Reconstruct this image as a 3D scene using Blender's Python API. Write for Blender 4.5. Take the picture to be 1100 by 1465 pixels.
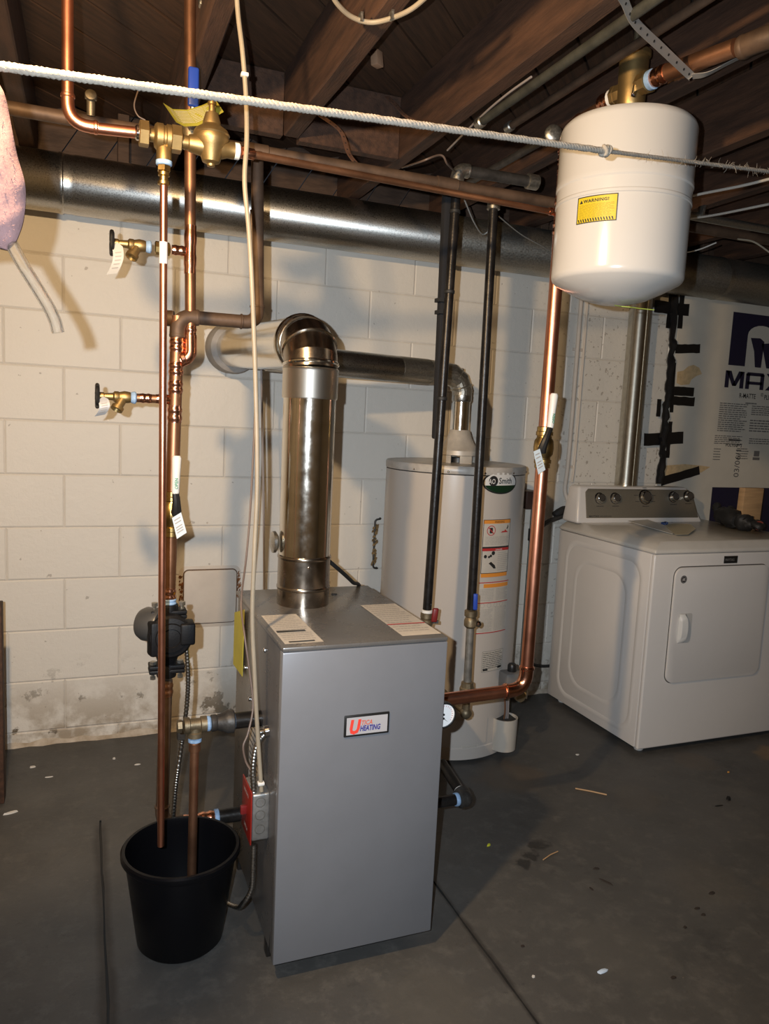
import bpy, bmesh, math, random
from mathutils import Vector, Matrix
V = Vector
random.seed(7)
for o in list(bpy.data.objects): bpy.data.objects.remove(o)
scn = bpy.context.scene
C = scn.collection

# ------------------------------------------------------------------ camera
H = 1.35
yaw, pitch, roll, FPX = math.radians(21.76), math.radians(7.07), math.radians(2.735), 1089.0
fwd = V((math.sin(yaw)*math.cos(pitch), math.cos(yaw)*math.cos(pitch), -math.sin(pitch)))
rt0 = V((math.cos(yaw), -math.sin(yaw), 0)); up0 = rt0.cross(fwd)
rt = rt0*math.cos(roll)+up0*math.sin(roll); upv = -rt0*math.sin(roll)+up0*math.cos(roll)
cam_d = bpy.data.cameras.new('camera'); cam = bpy.data.objects.new('camera', cam_d); C.objects.link(cam)
m3 = Matrix((rt, upv, -fwd)).transposed()
cam.matrix_world = Matrix.Translation((0, 0, H)) @ m3.to_4x4()
cam_d.sensor_fit = 'VERTICAL'; cam_d.sensor_height = 36; cam_d.lens = FPX/1465*36
cam_d.clip_start = 0.02
scn.camera = cam

# ------------------------------------------------------------------ world, lights, exposure
w = bpy.data.worlds.new('world'); scn.world = w; w.use_nodes = True
w.node_tree.nodes['Background'].inputs[0].default_value = (0.62, 0.7, 0.85, 1)
w.node_tree.nodes['Background'].inputs[1].default_value = 0.03
def light(name, kind, loc, energy, col, size):
    d = bpy.data.lights.new(name, kind); d.energy = energy; d.color = col
    if kind == 'POINT': d.shadow_soft_size = size
    o = bpy.data.objects.new(name, d); C.objects.link(o); o.location = loc; return o
BULB = V((-0.18, 0.89, 1.98))
light('ceiling_bulb_light', 'POINT', BULB, 104, (1.0, 0.68, 0.36), 0.03)
# the phone's own flash, beside its lens
fl_ = light('phone_flash_light', 'SPOT', V((0, 0, H)) - rt*0.060 + upv*0.03, 170, (0.82, 0.91, 1.0), 0.006)
fl_.data.shadow_soft_size = .006; fl_.data.spot_size = math.radians(114); fl_.data.spot_blend = 1.0
fl_.rotation_euler = m3.to_euler()
scn.view_settings.view_transform = 'Standard'; scn.view_settings.look = 'None'
scn.view_settings.gamma = 1; scn.view_settings.use_curve_mapping = False
scn.view_settings.exposure = 0.0

# ------------------------------------------------------------------ measuring helper: sight line met with a real plane
def ray(px, py): return fwd+rt*((px-550)/FPX)-upv*((py-732.5)/FPX)
def P(px, py, x=None, y=None, z=None):
    d = ray(px, py)
    t = x/d.x if x is not None else y/d.y if y is not None else (z-H)/d.z
    return V((0, 0, H))+d*t

# ------------------------------------------------------------------ materials
MATS = {}
def mat(name, col, rough=.5, metal=0., nscale=20, var=0., bump=0., bscale=60, col2=None, coat=0., spec=None, trans=0., rvar=0., stretch=None, alpha=None):
    if name in MATS: return MATS[name]
    m = bpy.data.materials.new(name); m.use_nodes = True; nt = m.node_tree; b = nt.nodes['Principled BSDF']
    b.inputs['Base Color'].default_value = (*col, 1); b.inputs['Roughness'].default_value = rough; b.inputs['Metallic'].default_value = metal
    if coat: b.inputs['Coat Weight'].default_value = coat; b.inputs['Coat Roughness'].default_value = .12
    if spec is not None: b.inputs['Specular IOR Level'].default_value = spec
    if trans: b.inputs['Transmission Weight'].default_value = trans
    if alpha is not None: b.inputs['Alpha'].default_value = alpha
    L = nt.links.new
    tc = nt.nodes.new('ShaderNodeTexCoord'); mp = nt.nodes.new('ShaderNodeMapping'); L(tc.outputs['Object'], mp.inputs[0])
    if stretch: mp.inputs['Scale'].default_value = stretch
    if var or col2 or rvar:
        n = nt.nodes.new('ShaderNodeTexNoise'); n.inputs['Scale'].default_value = nscale; n.inputs['Detail'].default_value = 6; n.inputs['Roughness'].default_value = .6
        L(mp.outputs[0], n.inputs['Vector'])
        if var or col2:
            cr = nt.nodes.new('ShaderNodeValToRGB'); c2 = col2 or tuple(min(1, c*(1+var)) for c in col); c1 = col if col2 else tuple(c*(1-var) for c in col)
            cr.color_ramp.elements[0].position = .35; cr.color_ramp.elements[1].position = .65
            cr.color_ramp.elements[0].color = (*c1, 1); cr.color_ramp.elements[1].color = (*c2, 1)
            L(n.outputs['Fac'], cr.inputs[0]); L(cr.outputs[0], b.inputs['Base Color'])
        if rvar:
            mr = nt.nodes.new('ShaderNodeMapRange'); mr.inputs[3].default_value = max(.03, rough-rvar); mr.inputs[4].default_value = min(1, rough+rvar); mr.inputs[1].default_value = .3; mr.inputs[2].default_value = .7
            L(n.outputs['Fac'], mr.inputs[0]); L(mr.outputs[0], b.inputs['Roughness'])
    if bump:
        n2 = nt.nodes.new('ShaderNodeTexNoise'); n2.inputs['Scale'].default_value = bscale; n2.inputs['Detail'].default_value = 5
        L(mp.outputs[0], n2.inputs['Vector'])
        bp = nt.nodes.new('ShaderNodeBump'); bp.inputs['Strength'].default_value = bump; bp.inputs['Distance'].default_value = .0014 if bscale > 40 else .004
        L(n2.outputs['Fac'], bp.inputs['Height']); L(bp.outputs[0], b.inputs['Normal'])
    MATS[name] = m; return m

M = dict(
 copper=mat('copper_new', (.74, .33, .21), .33, 1, 12, .05, rvar=.04),
 copper_dull=mat('copper_dull', (.34, .17, .095), .42, .9, 9, .2, rvar=.06),
 copper_old=mat('copper_old', (.065, .040, .026), .6, .35, 12, .4, bump=.2, col2=(.13, .08, .05)),
 copper_bright=mat('copper_bright', (.78, .38, .25), .22, 1, 40, .15, bump=.15, bscale=90),
 brass=mat('brass', (.50, .35, .14), .34, 1, 30, .15, bump=.15, bscale=120),
 brass_cast=mat('brass_cast', (.34, .235, .10), .45, .9, 20, .15, bump=.08, bscale=300),
 brass_old=mat('brass_old', (.24, .19, .12), .5, .8, 25, .3, bump=.4, bscale=120),
 galv=mat('galvanized', (.46, .45, .42), .31, 1, 260, .16, rvar=.06, bump=.04, bscale=200),
 galv_dark=mat('galvanized_dull', (.44, .42, .37), .40, .95, 160, .15, rvar=.08, bump=.15, bscale=120),
 steel=mat('bright_sheet_steel', (.74, .71, .64), .14, 1, 30, .05, rvar=.05),
 steel_brown=mat('tinted_sheet_steel', (.32, .28, .235), .24, 1, 30, .12, rvar=.05),
 black_iron=mat('black_iron', (.022, .020, .019), .33, .5, 30, .4, bump=.25, bscale=150),
 iron_grey=mat('malleable_iron', (.07, .065, .06), .5, .6, 30, .3, bump=.4, bscale=150),
 pump=mat('pump_black', (.005, .005, .006), .55, 0, bump=.3, bscale=200, spec=.3),
 bucket=mat('bucket_plastic', (.004, .004, .005), .30, bump=.1, bscale=400, spec=.16),
 black=mat('black_plastic', (.012, .012, .012), .4),
 rubber=mat('black_rubber', (.015, .015, .015), .6),
 foam=mat('black_foam', (.012, .012, .014), .9, bump=.3),
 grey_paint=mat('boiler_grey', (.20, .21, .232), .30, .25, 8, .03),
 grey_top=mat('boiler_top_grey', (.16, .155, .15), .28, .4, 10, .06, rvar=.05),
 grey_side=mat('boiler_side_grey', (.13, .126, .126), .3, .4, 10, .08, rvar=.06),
 heater=mat('heater_beige', (.50, .46, .42), .26, 0, 5, .02, bump=.04, bscale=20),
 heater_lid=mat('heater_lid_beige', (.45, .42, .38), .35, 0, 14, .18),
 hood=mat('hood_cream', (.52, .47, .40), .45, .2, 20, .12),
 white_enamel=mat('white_enamel', (.72, .69, .66), .22, 0, 4, .015),
 dryer_top=mat('dryer_top_enamel', (.62, .59, .54), .24, 0, 8, .05),
 tank_white=mat('tank_white', (.56, .54, .51), .20, 0, 4, .015, coat=.25),
 console=mat('console_grey', (.30, .27, .215), .35, .55, 200, .05),
 chrome=mat('chrome', (.7, .7, .7), .12, 1),
 paper=mat('paper', (.52, .48, .42), .6, 0, 30, .05),
 board_print=mat('board_print', (.16, .15, .14), .7), print=mat('small_print', (.36, .33, .30), .7),
 ink=mat('black_ink', (.02, .02, .02), .5),
 white=mat('white_plastic', (.72, .71, .68), .4),
 tape_blue=mat('teflon_blue', (.26, .40, .60), .6, 0, 60, .2, bump=.5, bscale=200),
 yellow=mat('yellow_card', (.21, .19, .02), .6, 0, 20, .08),
 yellow_side=mat('yellow_card_matt', (.50, .44, .04), .6, 0, 20, .08), yellow_lab=mat('yellow_label', (.60, .44, .02), .4),
 orange=mat('orange_label', (.72, .27, .04), .5), red=mat('red_print', (.45, .03, .03), .5), green=mat('green_print', (.02, .22, .08), .5),
 bluehandle=mat('blue_vinyl', (.02, .06, .36), .35, bump=.1), redhandle=mat('red_vinyl', (.16, .012, .012), .4), redplate=mat('red_plate', (.26, .016, .010), .35),
 navy=mat('navy_print', (.012, .010, .035), .45),
 rope=mat('cotton_rope', (.27, .24, .20), .95, 0, 60, .1, bump=.6, bscale=400),
 rope_old=mat('frayed_cotton', (.20, .175, .145), .95, 0, 60, .15, bump=.6, bscale=400),
 cable=mat('beige_cable', (.29, .245, .18), .5, 0, 10, .12), cable_brown=mat('brown_cable', (.13, .09, .07), .5), cable_grey=mat('grey_cable', (.26, .23, .22), .5), wire_white=mat('white_wire', (.42, .40, .36), .6),
 pink=mat('pink_knit', (.17, .10, .10), .95, 0, 60, .08, bump=.4, bscale=260),
 rust=mat('rust', (.22, .09, .03), .85, .2, 60, .5, bump=.6),
 wood_light=mat('pine_scrap', (.48, .30, .15), .6, 0, 6, .15, stretch=(1, 1, 12)),
 tape=mat('black_tape', (.008, .008, .009), .3, bump=.35, bscale=60),
 tan=mat('torn_foam_tan', (.55, .40, .22), .9, 0, 40, .15, bump=.5),
 board=mat('foil_board', (.62, .58, .50), .45, 0, 5, .05, bump=.12, bscale=12),
 box=mat('junction_box_zinc', (.36, .36, .35), .45, .8, 50, .15),
 conduit_green=mat('painted_conduit', (.13, .16, .14), .6, 0, 30, .3),
 glass=mat('clear_vinyl', (.93, .92, .89), .08, 0, trans=.97),
 dial=mat('dial_white', (.85, .85, .85), .3),
 gasket=mat('white_wall_paint', (.60, .54, .47), .6, 0, 8, .06, bump=.3),
)

# ------------------------------------------------------------------ geometry helpers
ORG = {}
STUFFY = {'small_print', 'console_print', 'tag_print', 'dial_ticks', 'pictogram_red', 'pictogram_black', 'strap_holes', 'orange_band', 'red_rule', 'print_bar', 'label_stripes', 'tie'}
def frame(axis):
    a = V(axis).normalized(); t = V((0, 0, 1)) if abs(a.z) < .9 else V((1, 0, 0))
    x = t.cross(a).normalized(); return x, a.cross(x), a
class MB:
    def __init__(s): s.v = []; s.f = []
    def add(s, vs, fs):
        k = len(s.v); s.v += [V(p) for p in vs]; s.f += [tuple(i+k for i in f) for f in fs]; return s
    def box(s, x0, x1, y0, y1, z0, z1):
        return s.add([(x, y, z) for x in (x0, x1) for y in (y0, y1) for z in (z0, z1)], [(0, 1, 3, 2), (4, 6, 7, 5), (0, 4, 5, 1), (2, 3, 7, 6), (0, 2, 6, 4), (1, 5, 7, 3)])
    def obox(s, c, ax, ay, az, dx, dy, dz):
        c = V(c); ax, ay, az = V(ax).normalized(), V(ay).normalized(), V(az).normalized()
        return s.add([c+ax*(i*dx/2)+ay*(j*dy/2)+az*(k*dz/2) for i in (-1, 1) for j in (-1, 1) for k in (-1, 1)], [(0, 1, 3, 2), (4, 6, 7, 5), (0, 4, 5, 1), (2, 3, 7, 6), (0, 2, 6, 4), (1, 5, 7, 3)])
    def tube(s, pts, r, n=16, caps=True):
        pts = [V(p) for p in pts]; N = len(pts); rs = r if isinstance(r, (list, tuple)) else [r]*N
        tg = []
        for i in range(N):
            a = pts[max(0, i-1)]; b = pts[min(N-1, i+1)]
            if 0 < i < N-1: t = (pts[i]-a).normalized()+(b-pts[i]).normalized()
            else: t = b-a
            tg.append(t.normalized())
        x, y, _ = frame(tg[0]); vs = []
        for i in range(N):
            x = (x-tg[i]*x.dot(tg[i])).normalized(); y = tg[i].cross(x)
            for k in range(n):
                a = 2*math.pi*k/n; vs.append(pts[i]+(x*math.cos(a)+y*math.sin(a))*rs[i])
        fs = [(i*n+k, i*n+(k+1) % n, (i+1)*n+(k+1) % n, (i+1)*n+k) for i in range(N-1) for k in range(n)]
        if caps: fs += [tuple(reversed(range(n))), tuple(range((N-1)*n, N*n))]
        return s.add(vs, fs)
    def lathe(s, prof, o, axis=(0, 0, 1), n=24, sx=1., ph=0.):
        x, y, a = frame(axis); o = V(o); vs = []
        for r, h in prof:
            for k in range(n):
                t = 2*math.pi*k/n+ph; vs.append(o+a*h+(x*math.cos(t)*sx+y*math.sin(t))*max(r, 1e-5))
        N = len(prof)
        fs = [(i*n+k, i*n+(k+1) % n, (i+1)*n+(k+1) % n, (i+1)*n+k) for i in range(N-1) for k in range(n)]
        fs += [tuple(reversed(range(n))), tuple(range((N-1)*n, N*n))]
        return s.add(vs, fs)
    def ball(s, c, r, n=14, sz=1.):
        return s.lathe([(r*math.sin(math.pi*i/8), -r*sz*math.cos(math.pi*i/8)) for i in range(9)], c, n=n)
    def prism(s, pts, o, ax, ay, th):
        o, ax, ay = V(o), V(ax), V(ay); az = ax.cross(ay).normalized(); n = len(pts)
        vs = [o+ax*u+ay*v+az*d for d in (0, th) for u, v in pts]
        return s.add(vs, [tuple(reversed(range(n))), tuple(range(n, 2*n))]+[(i, (i+1) % n, n+(i+1) % n, n+i) for i in range(n)])
    def build(s, name, m, parent=None, bevel=0., seg=2, ang=35, sub=0):
        me = bpy.data.meshes.new(name)
        xs = [p.x for p in s.v]; ys = [p.y for p in s.v]; zs = [p.z for p in s.v]
        c = V(((min(xs)+max(xs))/2, (min(ys)+max(ys))/2, min(zs)))
        bm = bmesh.new(); vv = [bm.verts.new(p-c) for p in s.v]
        for f in s.f:
            try: bm.faces.new([vv[i] for i in f])
            except ValueError: pass
        bmesh.ops.recalc_face_normals(bm, faces=bm.faces)
        if bevel:
            es = [e for e in bm.edges if len(e.link_faces) == 2 and e.calc_face_angle(0) > math.radians(40)]
            bmesh.ops.bevel(bm, geom=es, offset=bevel, segments=seg, affect='EDGES', profile=.5, clamp_overlap=True)
        if sub:
            bmesh.ops.subdivide_edges(bm, edges=bm.edges, cuts=sub, use_grid_fill=True)
        for f in bm.faces: f.smooth = True
        for e in bm.edges:
            if len(e.link_faces) != 2 or e.calc_face_angle(0) > math.radians(ang): e.smooth = False
        bm.to_mesh(me); bm.free()
        if m: me.materials.append(m)
        o = bpy.data.objects.new(name, me); C.objects.link(o); ORG[o.name] = c
        if name in STUFFY: o['kind'] = 'stuff'
        if parent: o.parent = parent; o.location = c-ORG[parent.name]
        else: o.location = c
        return o
def crumple(mb, amp, sc=22.):
    from mathutils import noise
    mb.v = [p+noise.noise_vector(p*sc)*amp+noise.noise_vector(p*sc*2.7)*amp*.45 for p in mb.v]; return mb
def empty(name, loc):
    o = bpy.data.objects.new(name, None); C.objects.link(o); o.location = loc; ORG[o.name] = V(loc); o.empty_display_size = .05; return o
def tag(o, label=None, cat=None, group=None, kind=None):
    if label: o['label'] = label
    if cat: o['category'] = cat
    if group: o['group'] = group
    if kind: o['kind'] = kind
    return o
def thing(name, loc, label, cat, group=None): return tag(empty(name, loc), label, cat, group)
def fillet(pts, rad, n=6):
    pts = [V(p) for p in pts]; out = [pts[0]]
    for i in range(1, len(pts)-1):
        a, b, c = pts[i-1], pts[i], pts[i+1]; d1 = (a-b); d2 = (c-b); r = min(rad, d1.length*.49, d2.length*.49)
        p1 = b+d1.normalized()*r; p2 = b+d2.normalized()*r
        for k in range(n+1):
            t = k/n; out.append(p1*(1-t)**2+b*2*t*(1-t)+p2*t*t)
    out.append(pts[-1]); return out
def smooth_path(pts, n=8):
    pts = [V(p) for p in pts]; q = [pts[0]*2-pts[1]]+pts+[pts[-1]*2-pts[-2]]; out = []
    for i in range(1, len(q)-2):
        for k in range(n):
            t = k/n; a, b, c, d = q[i-1], q[i], q[i+1], q[i+2]
            out.append(.5*((2*b)+(-a+c)*t+(2*a-5*b+4*c-d)*t*t+(-a+3*b-3*c+d)*t**3))
    out.append(pts[-1]); return out
def ring_prof(r, L, bead=1.14, base=1.05):
    return [(r*1.001, 0), (r*base, 0), (r*base, L*.12), (r*bead, L*.2), (r*bead, L*.34), (r*base, L*.42), (r*base, L*.58), (r*bead, L*.66), (r*bead, L*.8), (r*base, L*.88), (r*base, L), (r*1.001, L)]
def press(parent, p, d, r, L, name='press_coupling', m=None):
    d = V(d).normalized(); return MB().lathe(ring_prof(r, L), V(p)-d*L/2, d, 20).build(name, m or M['copper_bright'], parent)
def elbow(parent, a, b, c, r, rad, name='elbow', m=None, R=1.1):
    """elbow fitting round corner b, coming from a going to c"""
    a, b, c = V(a), V(b), V(c); d1 = (a-b).normalized(); d2 = (c-b).normalized()
    p1, p2 = b+d1*rad, b+d2*rad
    arc = [p1*(1-t)**2+b*2*t*(1-t)+p2*t*t for t in [k/8 for k in range(9)]]
    e = rad*.35
    mb = MB().tube([p1+d1*e]+arc+[p2+d2*e], r*R, 18)
    for p, d in ((p1, d1), (p2, d2)):
        mb.lathe([(r*R, 0), (r*1.22, e*.12), (r*1.22, e*.4), (r*R, e*.52)], p+d*e*.4, d, 18)
    return mb.build(name, m or M['copper_bright'], parent)
def hexnut(mb, p, d, r, L): return mb.lathe([(r*.9, 0), (r, L*.08), (r, L*.92), (r*.9, L)], V(p)-V(d).normalized()*L/2, d, 6)
def conduit(path, r, pitch):
    """helical-looking armoured conduit: a tube whose radius ripples"""
    pts = smooth_path(path, 60); q = [pts[0]]; acc = 0; out = []; rs = []
    for i in range(1, len(pts)):
        seg = (pts[i]-pts[i-1]).length; acc += seg
        if acc >= pitch/3: q.append(pts[i]); acc = 0
    for i, p in enumerate(q): out.append(p); rs.append(r*(1, .78, .92)[i % 3])
    return MB().tube(out, rs, 10)
# surfaces for labels and lettering
def plane_surf(o, ax, ay):
    o, ax, ay = V(o), V(ax).normalized(), V(ay).normalized(); az = ax.cross(ay)
    return lambda u, v, d=0.: o+ax*u+ay*v+az*d
def cyl_surf(cx, cy, r, th0, z0):
    def f(u, v, d=0.):
        t = th0+u/r; return V((cx+(r+d)*math.cos(t), cy+(r+d)*math.sin(t), z0+v))
    return f
def patch(mb, sf, u0, v0, u1, v1, d, n=6):
    vs = [sf(u0+(u1-u0)*i/n, v, d) for i in range(n+1) for v in (v0, v1)]
    return mb.add(vs, [(2*i, 2*i+2, 2*i+3, 2*i+1) for i in range(n)])
def border(mb, sf, u0, v0, u1, v1, w_, d, n=6):
    patch(mb, sf, u0, v0, u1, v0+w_, d, n); patch(mb, sf, u0, v1-w_, u1, v1, d, n); patch(mb, sf, u0, v0, u0+w_, v1, d, 1); patch(mb, sf, u1-w_, v0, u1, v1, d, 1); return mb
def lines(mb, sf, u0, v0, u1, v1, n, d, fill=.4, seed=1, rag=.25):
    rr = random.Random(seed); h = (v1-v0)/n
    for i in range(n):
        e = u1-(u1-u0)*rr.random()*rag*(1 if rr.random() < .5 else .2); y = v1-h*(i+.5); a = u0
        while a < e-.0005:
            b = min(e, a+(u1-u0)*(.05+.12*rr.random())); patch(mb, sf, a, y-h*fill/2, b, y+h*fill/2, d, 1); a = b+(u1-u0)*.02
    return mb
def text(s, size, sf, u, v, d, m, parent, name='lettering', bold=0., shear=0., align='LEFT', xs=1., space=1., rot=False):
    cu = bpy.data.curves.new('t', 'FONT'); cu.body = s; cu.size = size; cu.offset = bold*size; cu.shear = shear; cu.align_x = align; cu.resolution_u = 2; cu.space_character = space
    o = bpy.data.objects.new('t', cu); C.objects.link(o); bpy.context.view_layer.update()
    me = bpy.data.meshes.new_from_object(o.evaluated_get(bpy.context.evaluated_depsgraph_get()))
    mb = MB(); mb.add([(sf(u-p.co.y, v+p.co.x*xs, d) if rot else sf(u+p.co.x*xs, v+p.co.y, d)) for p in me.vertices], [tuple(f.vertices) for f in me.polygons])
    bpy.data.objects.remove(o); bpy.data.meshes.remove(me)
    return mb.build(name, m, parent)

# ================================================================== THE SETTING
WY = 3.165
def wall_mat():
    m = bpy.data.materials.new('painted_block'); m.use_nodes = True; nt = m.node_tree; L = nt.links.new; b = nt.nodes['Principled BSDF']
    b.inputs['Roughness'].default_value = .5
    g = nt.nodes.new('ShaderNodeNewGeometry')
    def noise(sc, det=6, ro=.6):
        n = nt.nodes.new('ShaderNodeTexNoise'); n.inputs['Scale'].default_value = sc; n.inputs['Detail'].default_value = det; n.inputs['Roughness'].default_value = ro; L(g.outputs['Position'], n.inputs['Vector']); return n.outputs['Fac']
    def mixc(f, a, bb):
        x = nt.nodes.new('ShaderNodeMix'); x.data_type = 'RGBA'; L(f, x.inputs[0])
        for i, c in ((6, a), (7, bb)):
            if isinstance(c, tuple): x.inputs[i].default_value = (*c, 1)
            else: L(c, x.inputs[i])
        return x.outputs[2]
    def rng(v, a, b_, c=0., d=1.):
        x = nt.nodes.new('ShaderNodeMapRange'); L(v, x.inputs[0]); x.inputs[1].default_value = a; x.inputs[2].default_value = b_; x.inputs[3].default_value = c; x.inputs[4].default_value = d; return x.outputs[0]
    def mul(a, bb):
        x = nt.nodes.new('ShaderNodeMath'); x.operation = 'MULTIPLY'; L(a, x.inputs[0]); L(bb, x.inputs[1]) if not isinstance(bb, float) else setattr(x.inputs[1], 'default_value', bb); return x.outputs[0]
    sx = nt.nodes.new('ShaderNodeSeparateXYZ'); L(g.outputs['Position'], sx.inputs[0])
    base = mixc(noise(3.), (.70, .665, .60), (.76, .72, .65))
    # damp dirt along the foot of the wall, flaked paint, dark pinholes
    foot = mul(rng(sx.outputs['Z'], .28, .03), rng(noise(9.), .42, .58))
    c1 = mixc(mul(foot, .85), base, (.30, .23, .15))
    flake = mul(rng(sx.outputs['Z'], .36, .08), rng(noise(7., 8, .7), .585, .62))
    c2 = mixc(flake, c1, (.17, .14, .10))
    pin = mul(rng(noise(58., 3, .5), .645, .67), rng(sx.outputs['X'], 1.9, 2.3, .0, 1.))
    pin2 = rng(noise(30., 3, .5), .72, .74)
    c3 = mixc(mul(pin2, .5), mixc(mul(pin, .6), c2, (.26, .21, .16)), (.22, .18, .14))
    L(c3, b.inputs['Base Color'])
    ad = nt.nodes.new('ShaderNodeMath'); ad.operation = 'ADD'; L(mul(noise(34., 8, .7), 1.0), ad.inputs[0])
    ad2 = nt.nodes.new('ShaderNodeMath'); ad2.operation = 'SUBTRACT'; L(ad.outputs[0], ad2.inputs[0]); L(flake, ad2.inputs[1]); 
    L(noise(6., 4), ad.inputs[1])
    bp = nt.nodes.new('ShaderNodeBump'); bp.inputs['Strength'].default_value = .45; bp.inputs['Distance'].default_value = .005; L(ad2.outputs[0], bp.inputs['Height']); L(bp.outputs[0], b.inputs['Normal'])
    return m
M['block'] = wall_mat()
M['mortar'] = mat('painted_mortar', (.58, .53, .47), .8, 0, 20, .12, bump=.5)

wall = tag(MB().box(-1.8, 4.25, WY+.001, WY+.2, 0, 2.095).build('wall_back', M['mortar']), kind='structure')
def block_mesh(W, Hh, var):
    r = random.Random(var); mb = MB(); e = .005
    j = lambda: r.uniform(-.0008, .0008)
    f = [(-W/2+e+j(), 0, e+j()), (W/2-e+j(), 0, e+j()), (W/2-e+j(), 0, Hh-e+j()), (-W/2+e+j(), 0, Hh-e+j())]
    k = [(-W/2, .0035, 0), (W/2, .0035, 0), (W/2, .0035, Hh), (-W/2, .0035, Hh)]
    mb.add(f+k, [(0, 1, 2, 3), (0, 4, 5, 1), (1, 5, 6, 2), (2, 6, 7, 3), (3, 7, 4, 0)])
    o = mb.build('block_tmp', M['block'], ang=8); me = o.data; me.name = 'concrete_block'
    for v in me.vertices: pass
    bpy.data.objects.remove(o); return me
BM = [block_mesh(.4048, .2021, k) for k in range(5)]
zj = [-.149, .055]+[.055+.2037*k for k in range(1, 11)]
for k in range(len(zj)-1):
    off = .135 if k % 2 == 0 else .338
    i0 = -4
    for i in range(-5, 11):
        xc = off+.2032+.4064*i
        o = bpy.data.objects.new('concrete_block', BM[random.randrange(5)]); C.objects.link(o); o.parent = wall
        z = zj[k] if k else -.149
        o.location = V((xc, WY+random.uniform(-.0007, .0007)-.0012, zj[k]+.0007))-ORG[wall.name]
# rough cove of mortar where wall meets floor
pts = []; mb = MB(); r_ = random.Random(3); ns = 120
vs = []
for i in range(ns+1):
    x = -1.8+6.0*i/ns; d = .012+.014*r_.random(); h = .010+.016*r_.random()
    vs += [(x, WY-d, .0), (x, WY-d*.5, h*.6), (x, WY+.002, h)]
mb.add(vs, [f for i in range(ns) for f in ((3*i, 3*i+3, 3*i+4, 3*i+1), (3*i+1, 3*i+4, 3*i+5, 3*i+2))])
tag(mb.build('baseboard_back', mat('cove_dirt', (.36, .29, .21), .9, 0, 14, .3, col2=(.56, .50, .42), bump=.8)), kind='structure')

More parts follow.
